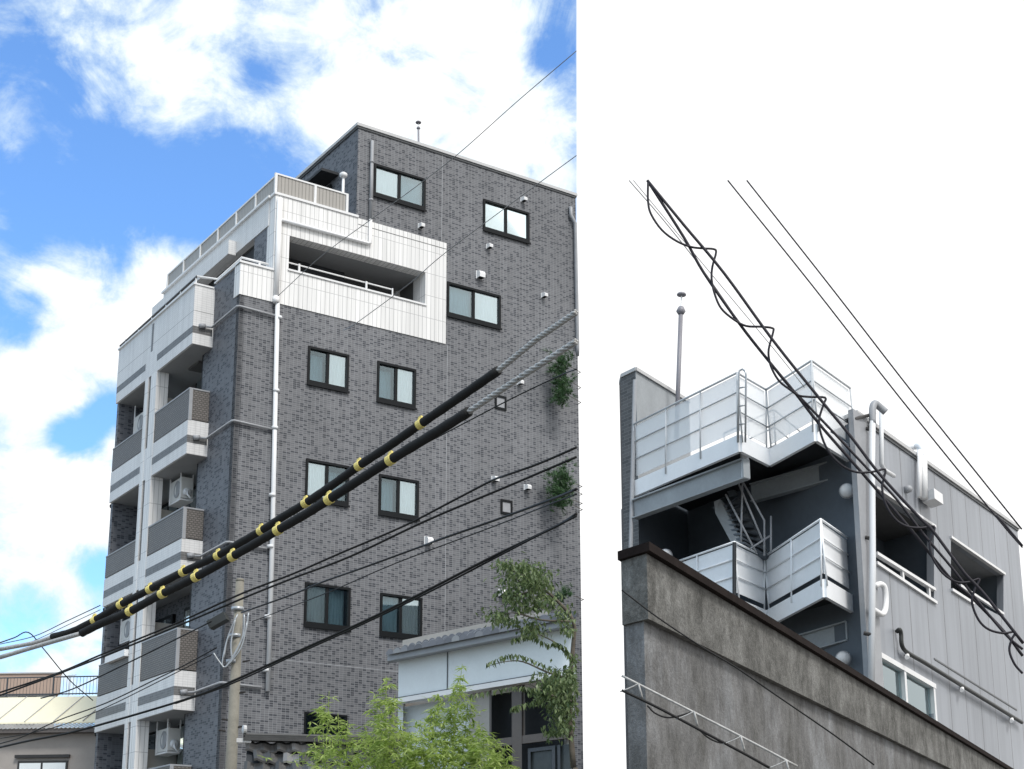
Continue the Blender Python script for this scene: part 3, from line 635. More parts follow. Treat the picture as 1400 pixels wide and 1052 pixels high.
# recesses
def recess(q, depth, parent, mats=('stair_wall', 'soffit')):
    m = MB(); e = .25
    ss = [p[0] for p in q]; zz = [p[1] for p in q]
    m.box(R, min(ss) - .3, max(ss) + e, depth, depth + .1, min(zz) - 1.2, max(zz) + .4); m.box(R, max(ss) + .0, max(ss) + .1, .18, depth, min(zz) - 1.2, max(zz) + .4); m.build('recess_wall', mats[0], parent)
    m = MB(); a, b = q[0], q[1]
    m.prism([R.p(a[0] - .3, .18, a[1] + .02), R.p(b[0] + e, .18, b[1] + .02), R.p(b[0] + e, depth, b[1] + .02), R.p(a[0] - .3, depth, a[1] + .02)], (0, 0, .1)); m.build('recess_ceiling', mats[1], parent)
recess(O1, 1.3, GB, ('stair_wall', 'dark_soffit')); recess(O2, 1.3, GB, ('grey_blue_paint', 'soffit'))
def strip(pairs, t0, t1, h, name, mat, parent=GB):
    m = MB()
    for (x0, y0), (x1, y1) in pairs:
        a, b = R.onT(x0, y0), R.onT(x1, y1)
        m.prism([R.p(a[0], t0, a[1] - h), R.p(b[0], t0, b[1] - h), R.p(b[0], t1, b[1] - h), R.p(a[0], t1, a[1] - h)], (0, 0, h))
    return m.build(name, mat, parent)
strip([((1197, 665), (1278, 719)), ((1299, 733), (1373, 784))], -.04, .05, .05, 'lintel_trim', 'rail_white')
rl = strip([((1197, 755), (1277, 805)), ((1197, 768), (1279, 823)), ((1300, 805), (1330, 824))], -.05, .05, .055, 'balcony_rail', 'rail_white')
m = MB()
for x, y0, y1 in ((1233, 778, 792), (1269, 800, 815)): a, b = R.onT(x, y0), R.onT(x, y1); MB().box(R, a[0] - .04, a[0] + .04, -.03, .03, b[1] - .03, a[1]).build('rail_post', 'rail_white', GB)
strip([((1313, 799), (1372, 838))], -.02, .04, .05, 'balcony_rail', 'rail_white')
# window
a0, a1, b1 = O3[0], O3[1], O3[2]
fr = strip([((1196, 889), (1277, 936))], -.05, .1, .09, 'window', 'rail_white')
m = MB()
for x, y in ((1197, 892), (1235, 914), (1275, 938)): p = R.onT(x, y); MB().box(R, p[0] - .045, p[0] + .045, -.04, .08, p[1] - 2.2, p[1] - .02).build('mullion', 'rail_white', fr)
m = MB(); pz = [R.onT(1196, 892), R.onT(1276, 940)]
m.prism([R.p(pz[0][0], .05, pz[0][1] - 2.2), R.p(pz[1][0], .05, pz[1][1] - 2.2), R.p(pz[1][0], .05, pz[1][1]), R.p(pz[0][0], .05, pz[0][1])], R.p(0, .01, 0) - R.p(0, 0, 0)); m.build('pane', 'glass_clear', fr)
m = MB(); m.box(R, pz[0][0], pz[1][0], .13, .15, pz[1][1] - 2.2, pz[0][1]); m.build('curtain', 'curtain', fr)
# corner pilaster, pipes
c0 = R.onT(1170, 700)[0]; c1 = R.onT(1194, 700)[0]
m = MB(); m.box(R, tl[0] - .35, tl[0] + .28, -.12, -.002, 0, tl[1] - .02); m.build('corner_pilaster', 'pipe_grey', GB)
def rpt(x, y, t=-.16): s, z = R.onT(x, y, t); return R.p(s, t, z)
m = MB(); m.tube([rpt(1193, 558, -.24), rpt(1192, 640, -.24), rpt(1193, 760, -.24), rpt(1191, 950, -.24)], .055, 12); m.tube([rpt(1205, 560, -.2), rpt(1205, 635, -.2), rpt(1209, 643, -.2), rpt(1222, 651, -.2)], .04, 10)
m.build('downpipe', 'pipe_white', GB, smooth=True)
m = MB(); m.tube(smoothpts([rpt(1193, 580, -.24), rpt(1193, 560, -.24), rpt(1196, 552, -.26), rpt(1203, 557, -.32), rpt(1211, 564, -.4)], 4), .062, 12); m.build('vent_elbow', 'pipe_grey', GB, smooth=True)
MB().tube([rpt(1168, 573, -.1), rpt(1196, 566, -.2)], .03, 8).build('vent_elbow_arm', 'frame_bronze', GB)
for x, y in ((1187, 586), (1186, 735), (1184, 866)): MB().tube([rpt(x - 3, y, -.12), rpt(x + 7, y + 2, -.24)], .035, 8).build('pipe_bracket', 'frame_bronze', GB)
m = MB()
m.tube(smoothpts([rpt(1196, 802, -.1), rpt(1203, 799, -.16), rpt(1209, 803, -.2), rpt(1211, 818, -.2), rpt(1210, 834, -.2), rpt(1205, 840, -.2), rpt(1194, 834, -.24)], 4), .05, 12); m.build('vent_pipe', 'white_paint', GB, smooth=True)
m = MB(); m.tube([rpt(1262, 618, -.12), rpt(1263, 682, -.12)], .075, 12); m.tube([rpt(1257, 616, -.12), rpt(1257, 680, -.12)], .045, 12)
m.tube(smoothpts([rpt(1262, 625, -.12), rpt(1261, 614, -.1), rpt(1253, 610, .1), rpt(1238, 613, .3)], 4), .07, 12); m.build('pipe_duct', 'white_paint', GB, smooth=True)
a = R.onT(1258, 674); b = R.onT(1271, 696)
m = MB(); m.box(R, a[0], b[0], -.34, -.04, b[1], a[1]); m.build('duct_box', 'white_paint', GB)
m = MB(); p = rpt(1239, 670, -.02); m.lathe(p, R.p(0, -1, 0) - R.p(0, 0, 0), [(0, .07), (.08, .07), (.12, .04)], 12); m.build('wall_vent', 'pipe_grey', GB, smooth=True)
m = MB(); m.tube(smoothpts([rpt(1226, 864, -.03), rpt(1230, 861, -.1), rpt(1232, 868, -.1), rpt(1233, 882, -.1), rpt(1240, 892, -.1), rpt(1262, 905, -.1)], 4)[:-1] + [rpt(1262, 905, -.1), rpt(1397, 988, -.1)], .038, 10); m.build('drain_pipe', 'box_dark', GB, smooth=True)
m = MB()
for x, y in ((1240, 896), (1315, 941), (1383, 983)): MB().tube([rpt(x, y - 3, -.03), rpt(x, y + 3, -.15)], .04, 8).build('pipe_clip', 'white_paint', GB)
m = MB(); a = R.onT(1277, 902); b = R.onT(1390, 972)
m.prism([R.p(a[0], -.012, a[1]), R.p(b[0], -.012, b[1]), R.p(b[0], -.001, b[1]), R.p(a[0], -.001, a[1])], (0, 0, .03)); m.build('panel_joint', 'coping_dark', GB)
# rear wall behind the stair (runs parallel, further back), and its brick end
tb = R.st(*at(868, 600, 25.3)[:2])[1]; sb = R.onT(868, 508, tb)
se, ze = R.onT(990, 602, tb)
zt_, sE2 = sb[1], tl[0] + .2
m = MB(); m.prism([R.p(sb[0] + .004, tb, 0), R.p(sE2, tb, 0), R.p(sE2, tb, sb[1]), R.p(sb[0] + .004, tb, sb[1])], R.p(0, .2, 0) - R.p(0, 0, 0))
m.build('stairwell_wall', 'stair_wall', GB)  # shade below the landing is put into this wall's colour
m = MB(); m.box(R, sb[0] + .006, sE2, tb - .02, tb - .002, tb and atz(1008, 592, 9.6).z, sb[1] - .002); m.build('upper_wall', 'stair_steel', GB)
m = MB(); q = K.T; bx = R.p(sb[0], tb, 0); lft = at(857, 700, 25.0)
aa = Vector((bx.x, bx.y, 0)); bb = Vector((lft.x, aa.y + .35, 0)); m.prism([aa, bb, bb + Vector((0, .3, 0)), aa + Vector((.1, .3, 0))], (0, 0, sb[1] - .004)); m.build('brick_end_wall', 'brown_tile', GB)
m = MB(); m.prism([aa + Vector((0, -.05, sb[1])), bb + Vector((0, -.05, sb[1])), bb + Vector((0, .35, sb[1])), aa + Vector((.2, .35, sb[1]))], (0, 0, .07))
m.box(R, sb[0], sE2, tb - .06, tb + .25, sb[1] + .002, sb[1] + .072); m.build('roof_coping', 'coping', GB)
m = MB(); m.tube([rpt(868, 520, tb - .08), rpt(862, 760, tb - .08)], .04, 8); m.build('downpipe', 'pipe_grey', GB)
# ------------------------------------------------------------------ STEEL STAIRCASE
z1 = 9.609; z2t = 7.93
ST = thing('fire_staircase', 'white steel outdoor staircase with zigzag railed landings on the grey building', 'staircase', (4.5, 23.5, 0))
up = [atz(868, 646, z1), atz(1011, 592, z1), atz(1051, 613, z1), atz(1114, 577, z1), atz(1167, 611, z1)]
up[0] = at(868, 652, 25.1); up[0].z = z1
lowz = 6.98
lp = [atz(905, 776, z2t), atz(1004, 742, z2t), atz(1045, 762, z2t), atz(1122, 711, z2t), atz(1168, 743, z2t)]
lo = [Vector((p.x, p.y, lowz)) for p in lp]
wallb = [R.p(R.st(p.x, p.y)[0], tb - .03, p.z) for p in (up[0], up[4])]
def landing(pts, zf, fh, name, back=None):
    pts = [Vector((p.x, p.y, zf)) for p in pts]
    far = [R.p(R.st(pts[-1].x, pts[-1].y)[0] + .6, tb - .05, zf), R.p(R.st(pts[0].x, pts[0].y)[0] + .1, tb - .05, zf)]
    poly = pts + far
    m = MB(); m.prism([p + Vector((0, 0, -.09)) for p in poly], (0, 0, .05)); o = m.build(name, 'stair_dark', ST)
    m = MB()
    for a, b in zip(pts[:-1], pts[1:]): m.beam(a + Vector((0, 0, -fh / 2 - .04)), b + Vector((0, 0, -fh / 2 - .04)), .07, fh)
    m.build('edge_beam', 'stair_white', o)
    return o, pts
def railing(pts, zf, hgt, o, panel, rail, nm=2, pt=.0):
    P = MB(); Rr = MB(); Q = MB()
    for a, b in zip(pts[:-1], pts[1:]):
        a = Vector((a.x, a.y, zf)); b = Vector((b.x, b.y, zf)); d = (b - a); ln = d.length; dn = d.normalized(); nrm = dn.cross(Vector((0, 0, 1)))
        P.beam(a + dn * .02 + Vector((0, 0, .02 + (hgt - .05) / 2)) - nrm * .03, b - dn * .02 + Vector((0, 0, .02 + (hgt - .05) / 2)) - nrm * .03, .012, hgt - .05)
        for h in [hgt] + [hgt * (i + 1) / (nm + 1) for i in range(nm)]: Rr.tube([a + Vector((0, 0, h)), b + Vector((0, 0, h))], .014 if h < hgt else .02, 8)
        k = max(1, round(ln / 1.15))
        for i in range(k + 1): p = a + d * i / k; MB().tube([p + nrm * .05 + Vector((0, 0, -.22)), p + Vector((0, 0, hgt))], .015, 8).build('baluster', rail, o, smooth=True)
    P.build('railing_panel', panel, o); Rr.build('handrail', rail, o, smooth=True)
o, pu = landing(up, z1, .30, 'upper_landing'); railing(pu, z1 + .04, 1.04, o, 'frosted_panel', 'rail_pale')
# inner far railing of the top landing
ir = [at(990, 600, 26.0), at(1057, 580, 25.0), at(1060, 583, 24.6)]
irp = [Vector((p.x, p.y, z1)) for p in (at(990, 600, 25.5), at(1060, 600, 24.2), at(1100, 600, 25.6))]
Q = MB()
for a, b in zip(irp[:-1], irp[1:]):
    for h in (1.04, .7, .36): Q.tube([a + Vector((0, 0, h)), b + Vector((0, 0, h))], .014, 8)
    for i in range(3): p = a.lerp(b, i / 2); Q.tube([p, p + Vector((0, 0, 1.04))], .016, 8)
Q.build('inner_railing', 'rail_white', o, smooth=True)
m = MB(); g0, g1 = at(1009, 605, 22.4), at(1019, 605, 22.35); h1 = at(1010, 512, 22.4); 
arr = [g0, h1, at(1011, 507, 22.4), at(1015, 505, 22.4), at(1019, 508, 22.35), at(1020, 513, 22.35), g1]
m.tube(arr, .018, 8)
for y in (530, 555, 580): m.tube([at(1010, y + 1, 22.4), at(1019, y - 1, 22.35)], .013, 8)
m.build('gate_post', 'galvanised', ST, smooth=True)
o2, pl = landing(lo, lowz, .30, 'lower_landing'); railing(pl, lowz + .06, .90, o2, 'stair_white', 'stair_white')
# beams under the landings
def beamlab(pts, D, h, name, mat='stair_steel'):
    m = MB(); a, b = at(*pts[0], D[0]), at(*pts[1], D[1]); m.beam(a, b, .03, h); m.beam(a + Vector((0, 0, h / 2)), b + Vector((0, 0, h / 2)), .16, .025); m.beam(a - Vector((0, 0, h / 2)), b - Vector((0, 0, h / 2)), .16, .025)
    d = (b - a).normalized(); m.beam(b - Vector((0, 0, h / 2)), b + Vector((0, 0, h / 2)), .16, .03, up=d); return m.build(name, mat, ST)
beamlab([(868, 697), (1020, 641)], (25.0, 22.8), .34, 'cross_beam'); beamlab([(1028, 675), (1150, 641)], (24.6, 23.4), .32, 'cross_beam'); beamlab([(1060, 892), (1161, 863)], (24.6, 23.3), .32, 'cross_beam')
m = MB(); m.beam(at(1018, 602, 22.9), at(1018, 656, 22.9), .14, .12); m.build('bracket_post', 'stair_white', ST)
# flight
m = MB(); m.prism([at(976, 686, 24.2), at(984, 683, 24.2), at(989, 690, 24.2), at(1014, 741, 23.9), at(1004, 750, 23.9), at(978, 702, 24.2)], (.05, .06, 0)); m.build('stringer', 'stair_steel', ST)
m = MB(); m.prism([at(994, 672, 24.9), at(1004, 670, 24.9), at(1052, 762, 24.4), at(1036, 768, 24.4)], (.05, .06, 0)); m.build('stringer', 'grey_blue_paint', ST)
m = MB()
for i in range(9):
    f = i / 8; a = at(984 + 26 * f, 694 + 50 * f, 24.2 - .3 * f); b = at(1001 + 45 * f, 680 + 85 * f, 24.9 - .5 * f); m.beam(a, b, .25, .04)
m.build('tread', 'stair_wall', ST)
m = MB()
for pts in ([(992, 676), (1034, 756)], [(1010, 662), (1043, 740)], [(1016, 660), (1045, 712), (1045, 760)], [(1015, 660), (1013, 742)], [(1025, 751), (1054, 732)], [(1054, 706), (1054, 755)]):
    m.tube([at(x, y, 23.7) for x, y in pts], .018, 8)
m.build('stair_handrail', 'pipe_grey', ST, smooth=True)
m = MB(); m.tube([at(1004, 742, 23.3), at(1004, 830, 23.3)], .035, 8); m.build('gate_gap', 'stair_dark', ST)
m = MB(); m.beam(at(1158, 640, 24.3), at(1160, 930, 24.3), .32, .2, up=(0, 1, 0)); m.build('column', 'grey_blue_paint', ST)
for (px, py, D, lb) in ((1158, 672, 22.9, 'round white wall lamp right under the upper landing beam'), (1153, 901, 23.2, 'round white wall lamp lowest, beside the grey corner'), (910, 761, 24.6, 'round white wall lamp peeking over the concrete parapet')):
    c = at(px, py, D); nrm = Vector((-.25, -1, -.1)).normalized()
    o = thing('wall_lamp', lb, 'lamp', c, 'round white lamps of the staircase')
    m = MB(); m.lathe(c, nrm, [(0, .10), (.03, .135), (.06, .13)], 24); m.build('base_ring', 'pipe_grey', o, smooth=True)
    m = MB(); m.lathe(c + nrm * .055, nrm, [(0, .125), (.05, .11), (.09, .07), (.105, .02)], 24); m.build('shade', 'lamp_glass', o, smooth=True)

# ------------------------------------------------------------------ OLD CONCRETE BUILDING
KB = thing('concrete_building', 'low old stained concrete building with a deep parapet and dark metal cap', 'building', K.p(0, 0, 0))
zt = at(884, 757, 9).z; s, zf = K.onT(880, 843, 0)
ztR = K.onT(1385, 1048, 0); zfR = K.onT(1240, 1046, 0)
kT = K.onS(849, 768, 0)[0]
m = MB(); KE = K.onT(1384, 1048, 0)[0]; m.box(K, 0, KE, 0, kT, zf, zt); m.build('parapet', 'old_concrete', KB)
m = MB(); m.box(K, -.04, KE + .05, -.05, kT + .01, zt + .002, zt + .062); m.build('metal_cap', 'rust_cap', KB)
m = MB(); m.box(K, .03, KE - .05, .06, kT - .02, 0, zf - .001); m.build('wall', 'concrete_wall', KB)

# ------------------------------------------------------------------ HOUSES
# pale blue house, right of the bamboo
HS = 21.0
c0 = at(540, 900, HS); ze = c0.z
def hz(x, y, z=ze): return atz(x, y, z)
az = math.radians(134.7); dv = Vector((math.cos(az), math.sin(az), 0)) * -1      # along the eave, left-far to right-near
BH = Frame(545, 905, HS, math.degrees(math.atan2(dv.y, dv.x)), 93)               # S along front to the right, T inwards
def hs(x, y, t=0): return BH.onT(x, y, t)
e1 = hs(784, 850)[0]; zE = hs(545, 905)[1]; zP = hs(545, 955)[1]
HO = thing('blue_house', 'old house with pale blue boards, tiled roof and brown window frames behind bushes', 'house', BH.p(0, 0, 0))
m = MB(); m.box(BH, 0, e1, 0, .12, zP, zE); m.build('upper_board', 'pale_blue_paint', HO)
m = MB(); m.box(BH, hs(611, 900)[0], hs(611, 900)[0] + .02, -.012, -.001, zP, zE); m.build('board_joint', 'rail_dark', HO)
m = MB(); m.box(BH, -.15, e1, -.22, .0, zP - .10, zP - .03); m.build('lower_eave', 'rail_white', HO)
m = MB(); m.box(BH, -.1, e1, -.05, .1, zP - .028, zP + .01); m.build('drip_strip', 'rail_dark', HO)
m = MB(); m.box(BH, -.25, e1, -.30, .0, zE + .0, zE + .05); m.box(BH, -.25, e1, -.34, -.29, zE - .02, zE + .10); m.build('eave_board', 'pipe_grey', HO)
zr0 = zE + .08; pitch = .21
m = MB(); nt = int((e1 + .3) / .16)
for i in range(nt):
    a = -.28 + i * .16
    for j in range(14):
        t0 = -.42 + j * .24; 
        if a < t0 * .3 - .2: continue
        vs_ = []
        for q in range(7):
            u = a + .165 * q / 6; hh = .045 * math.sin(math.pi * q / 6) ** .7 + random.uniform(-.002, .002)
            vs_.append((u, hh))
        rr = random.uniform(-.006, .006)
        A_ = [BH.p(u, t0, zr0 + (t0 + .42) * pitch + h + .018 + rr) for u, h in vs_]; B_ = [BH.p(u, t0 + .26, zr0 + (t0 + .68) * pitch + h) for u, h in vs_]
        C_ = [BH.p(u, t0, zr0 + (t0 + .42) * pitch - .02) for u, h in vs_]
        m.mesh(A_ + B_ + C_, [[q, q + 1, 7 + q + 1, 7 + q] for q in range(6)] + [[14 + q, 14 + q + 1, q + 1, q] for q in range(6)])
m.build('roof_tiles', 'roof_tile', HO)
m = MB(); m.prism([BH.p(-.2, -.3, zr0 - .03), BH.p(e1, -.3, zr0 - .03), BH.p(e1, 3, zr0 - .03 + 3.3 * pitch), BH.p(.9, 3, zr0 - .03 + 3.3 * pitch)], (0, 0, .02)); m.build('roof_deck', 'brown_frame', HO)
w0 = hs(643, 960)[0]; w1 = hs(672, 960)[0]
m = MB(); m.box(BH, w0, w1, .05, .15, 0, zP - .1); m.build('plaster_wall', 'beige_wall', HO)
m = MB(); m.box(BH, .0, w0, .3, .4, 0, zP - .1); m.box(BH, 0.0, .12, .1, .3, 0, zP - .1); m.build('side_board', 'pale_blue_paint', HO)
m = MB(); m.box(BH, w1, e1, .5, .6, 0, zP - .1); m.build('dark_opening', 'stair_dark', HO)
x1 = hs(700, 980)[0]; x2 = hs(713, 980)[0]; zm = hs(700, 1014)[1]
m = MB(); m.box(BH, x1, x2, -.03, .1, 0, zP - .1); m.box(BH, x2 + .02, x2 + .07, .02, .12, zm, zP - .1); m.box(BH, w1, e1 - .02, -.02, .08, zm - .05, zm + .06); m.box(BH, w1 - .04, w1, .02, .12, 0, zP - .1); m.build('window_frame', 'brown_frame', HO)
fr = m = MB(); y0 = zm - .12
xa, xb, xc = hs(722, 1030)[0], hs(757, 1030)[0], hs(764, 1030)[0]
m.box(BH, xa, xb + .03, .03, .07, y0 - .05, y0); m.box(BH, xa, xa + .05, .03, .07, 0, y0 - .05); m.box(BH, xb - .03, xb + .03, .03, .07, 0, y0 - .05); m.box(BH, xc - .02, xc + .03, .03, .07, 0, y0); m.build('sash', 'rail_dark', HO)
m = MB(); m.box(BH, xa, e1 - .05, .08, .09, 0, y0); m.build('pane', 'dull_pane', HO)
m = MB(); m.box(BH, e1 - .12, e1, .12, 3.5, 0, zE); m.box(BH, 0, .12, .4, 3.5, 0, zE); m.box(BH, 0, e1, 3.4, 3.5, 0, zE + 1.0); m.build('rear_wall', 'beige_wall', HO)

# small tiled roof by the pole
TR = Frame(338, 1000, 19.5, 10, 100)
zr = at(338, 1012, 19.5).z
TO = thing('tiled_shed', 'low shed with a weathered grey tile roof right of the pole', 'shed', TR.p(0, 0, 0))
m = MB(); ln = 2.1
for i in range(10):
    for j in range(7):
        u0 = .0 + i * .21 + (.105 if j % 2 else 0) - .02; d0 = .05 + j * .2
        rz = random.uniform(-.02, .02); vs_ = []
        for q in range(6):
            u = u0 + .225 * q / 5 + random.uniform(-.004, .004); vs_.append((u, .02 * math.sin(2 * math.pi * q / 5 + .6) + rz + .012))
        P0 = [TR.p(u + rz, -d0 - .22, zr - (d0 + .22) * .8 + h + .03) for u, h in vs_]; P1 = [TR.p(u, -d0, zr - d0 * .8 + h) for u, h in vs_]; P2 = [p - Vector((0, 0, .03)) for p in P0]
        m.mesh(P0 + P1 + P2, [[q, q + 1, 6 + q + 1, 6 + q] for q in range(5)] + [[12 + q, 12 + q + 1, q + 1, q] for q in range(5)])
m.build('roof_tiles', 'roof_tile_dark', TO); m = MB(); m.prism([TR.p(0, 0, zr - .06), TR.p(ln, 0, zr - .06), TR.p(ln, -1.5, zr - 1.26), TR.p(0, -1.5, zr - 1.26)], (0, 0, .02)); m.build('roof_deck', 'stair_dark', TO)
m = MB(); m.box(TR, -.05, ln + .1, -.14, .06, zr - .02, zr + .025); m.box(TR, -.03, ln + .1, -.11, .03, zr + .03, zr + .05); m.tube([TR.p(-.05, -.04, zr + .065), TR.p(ln + .1, -.04, zr + .065)], .028, 10); m.build('ridge', 'ridge_grey', TO)
m = MB(); m.lathe(TR.p(-.02, -.04, zr + .14), TR.p(-1, -.3, 0) - TR.p(0, 0, 0), [(0, .06), (.04, .06), (.05, .03)], 12); m.box(TR, -.14, .06, -.12, .0, zr - .05, zr + .01); m.build('ridge_end_tile', 'coping', TO, smooth=False)
m = MB(); m.box(TR, .12, ln, -1.2, .0, 0, zr - 1.15); m.prism([TR.p(.12, 0, zr - 1.15), TR.p(.12, -1.2, zr - 1.15), TR.p(.12, 0, zr - .12)], TR.p(ln - .12, 0, 0) - TR.p(0, 0, 0)); m.build('wall', 'brown_frame', TO)

# far left houses
FH = Frame(0, 990, 38, -6, 84)
def fz(x, y): return FH.onT(x, y)
sR = 4.2
FO = thing('cream_roof_house', 'taupe house with a cream metal roof at the lower left', 'house', FH.p(0, 0, 0))
zg = fz(0, 990)[1]; zh = fz(60, 1006)[1]
m = MB(); top = .80
m.prism([FH.p(-3, -.0, zg), FH.p(sR, .0, zg - .02), FH.p(sR, .75, zg + top), FH.p(-3, .75, zg + top)], (0, 0, .04)); m.build('metal_roof', 'cream_metal', FO)
m = MB()
for i in range(8):
    s = -2.6 + i * .82; m.beam(FH.p(s, .0, zg + .05), FH.p(s + .5, .75, zg + top + .05), .02, .025)
m.build('roof_seam', 'coping', FO)
m = MB(); nn = 60
for i in range(nn):
    u = -3 + (sR + 3) * i / nn; m.prism([FH.p(u, -.34, zg - .20), FH.p(u + .07, -.34, zg - .18), FH.p(u + .22, .0, zg - .03), FH.p(u + .15, .0, zg - .05)], (0, 0, .03))
m.build('corrugated_eave', 'coping', FO)
m = MB(); m.box(FH, -3, sR, -.3, .0, zg - .29, zg - .21); m.build('eave_shade_strip', 'brown_frame', FO)  # dark strip stands in for the shade under the eave
m = MB(); m.box(FH, -3, sR, .0, .2, 0, zg - .2); m.box(FH, -3, sR, .2, .8, 0, zg - .1); m.build('wall', 'taupe_wall', FO)
a = fz(22, 1035); b = fz(96, 1040)
fr = MB(); fr.box(FH, a[0], b[0], -.10, -.001, a[1] - .04, a[1] + .04); fr.box(FH, a[0] + .08, b[0] - .05, -.05, -.001, a[1] - 1.0, a[1] - .12); fw_ = fr.build('window', 'frame_bronze', FO)
m = MB(); m.box(FH, a[0] + .14, (a[0] + b[0]) / 2 - .03, -.06, -.052, a[1] - .95, a[1] - .18); m.box(FH, (a[0] + b[0]) / 2 + .03, b[0] - .1, -.06, -.052, a[1] - .95, a[1] - .18); m.build('pane', 'pale_blue_paint', fw_)
m = MB(); zt0 = zg + top + .0
za_ = zg + top
m.box(FH, -3, sR, .78, 4, za_ - .25, za_ + .02); m.build('roof_terrace', 'coping', FO)
m = MB()
for h in (.62, .14): m.tube([FH.p(-3, .9, za_ + h), FH.p(sR, .9, za_ + h)], .018, 6)
for i in range(75): s = -3 + i * .096; m.tube([FH.p(s, .9, za_ + .1), FH.p(s, .9, za_ + .62)], .006 if i % 14 else .025, 5)
m.build('terrace_railing', 'rail_dark', FO)
m = MB(); m.box(FH, -3, sR, 3.4, 3.45, za_ + .0, za_ + .28); m.build('blue_screen', 'pale_blue_paint', FO)
BO = thing('brown_house', 'flat topped brown building behind the dark roof railing at far left', 'building', at(30, 1000, 52).xy.to_3d())
BF = Frame(84, 925, 52, 176, 114)
zb = at(84, 921, 52).z
m = MB(); m.box(BF, 0, 6, 0, 5, zb - .75, zb); m.build('parapet_wall', 'orange_wall', BO)
m = MB(); m.box(BF, .15, 6, .1, 4.9, 0, zb - .75); m.build('wall', 'beige_wall', BO)
m = MB(); m.box(BF, -.05, 6, -.05, 5.05, zb + .002, zb + .05); m.build('roof_coping', 'coping', BO)
m = MB()
for s in (.9, 2.0, 3.1, 4.2): m.box(BF, s, s + .7, .02, .099, zb - 1.9, zb - .85)
m.build('window', 'frame_bronze', BO)
AN = thing('tv_antenna', 'tiny rooftop aerial above the brown building, far left', 'aerial', at(95, 940, 50))
p = at(95, 925, 50); MB().tube([p - Vector((0, 0, .9)), p], .012, 5).tube([p + Vector((-.45, 0, -.02)), p + Vector((.25, 0, .05))], .01, 5).build('mast', 'pipe_grey', AN)
m = MB()
for i in range(6): q = p + Vector((-.4 + i * .12, 0, -.01 + i * .01)); m.tube([q - Vector((0, .1, .05)), q + Vector((0, .1, .05))], .008, 5)
m.build('element', 'pipe_grey', AN)

# ------------------------------------------------------------------ PLANTS
def leaf(m, p, d, ln, w, fold=.2):
    d = d.normalized(); s = d.cross(Vector((random.uniform(-.6, .6), random.uniform(-.6, .6), 1)));
    if s.length < .1: s = Vector((1, 0, 0))
    s.normalize(); nn = s.cross(d) * w * fold
    m.mesh([p, p + d * ln * .45 + s * w / 2 + nn, p + d * ln, p + d * ln * .45 - s * w / 2 + nn], [[0, 1, 2], [0, 2, 3]])
def rnd(): return random.gauss(0, 1)
# bamboo: many thin stems with drooping leaf tufts
def bamboo(label, bx, tops, D, n, spread):
    base = at(bx, 1050, D); base.z = 0
    o = thing('bamboo', label, 'bamboo', base, 'bamboo clumps in front of the blue house')
    st = MB(); lf = MB()
    for (tx, ty) in tops:
        Dd = D + random.uniform(-.5, .5); tip = at(tx, ty, Dd); b0 = base + Vector((rnd() * .2, rnd() * .2, 0))
        mid = b0.lerp(tip, .6) + Vector((rnd() * .06, rnd() * .06, .1)); pts = smoothpts([b0, mid, tip], 6); st.tube(pts, [.012 - .009 * i / (len(pts) - 1) for i in range(len(pts))], 5)
        for k in range(n):
            f = random.uniform(0, 1) ** .8; zt_ = tip.z - (tip.z - 1.9) * f
            fr_ = (zt_ - b0.z) / (tip.z - b0.z); i = min(len(pts) - 1, int(fr_ * (len(pts) - 1))); c = pts[i].lerp(pts[min(i + 1, len(pts) - 1)], fr_ * (len(pts) - 1) - i)
            rad = spread * (.08 + .9 * min(1, f * 1.6))
            c = c + Vector((rnd() * rad, rnd() * rad, rnd() * rad * .5))
            for q in range(5):
                a = random.uniform(0, 6.28); d = Vector((math.cos(a), math.sin(a), random.uniform(-.9, .25))); leaf(lf, c, d, random.uniform(.08, .14), random.uniform(.018, .028))
    st.build('stem', 'leaf_bamboo', o); lf.build('foliage', 'leaf_bamboo', o); return o
bamboo('yellow green bamboo clump with a narrow tall tip beside the pale blue wall', 535, [(528, 925), (515, 955), (540, 950), (522, 975), (500, 995), (548, 985), (560, 1000)], 16.2, 135, .24)
bamboo('low bright bamboo by the dark ground floor window', 460, [(450, 945), (462, 975), (440, 965), (475, 985), (430, 1010), (490, 1005)], 16.6, 110, .22)
bamboo('widest bamboo clump under the pale blue boards', 610, [(632, 908), (626, 935), (600, 950), (590, 970), (615, 965), (640, 960), (575, 985), (655, 985)], 15.8, 140, .27)
bamboo('low bamboo clump in front of the brown window frame', 665, [(660, 1000), (675, 1005), (690, 1020), (645, 1010), (630, 1000), (680, 1030), (600, 1005), (560, 1015)], 15.4, 125, .25)
# broadleaf tree at the right
TD = 15.0
TB = at(787, 1050, TD); TB.z = 0
TT = thing('leafy_tree', 'broadleaf tree with drooping twigs in front of the pale blue house', 'tree', TB)
tr_ = MB()
limbs = [[(784, 1050), (778, 960), (783, 890), (784, 850), (762, 822), (742, 806), (722, 800), (700, 790)], [(784, 905), (760, 880), (742, 870), (725, 862)], [(784, 850), (778, 830)], [(785, 930), (750, 920), (715, 905), (690, 905), (665, 912)], [(785, 960), (752, 950), (720, 935), (690, 945)], [(784, 850), (740, 848), (700, 838), (672, 850)], [(742, 806), (720, 790), (690, 775)], [(742, 806), (705, 815), (685, 830)]]
for i, l_ in enumerate(limbs):
    pts = smoothpts([at(x, y, TD + (0 if i == 0 else random.uniform(-.3, .3) * (k > 0))) for k, (x, y) in enumerate(l_)], 4); n_ = len(pts)
    r0 = .032 if i == 0 else .014; tr_.tube(pts, [r0 * (1 - .85 * j / (n_ - 1)) for j in range(n_)], 7)
p0 = at(786, 1050, TD); tr_.tube([TB, p0], [.045, .032], 8)
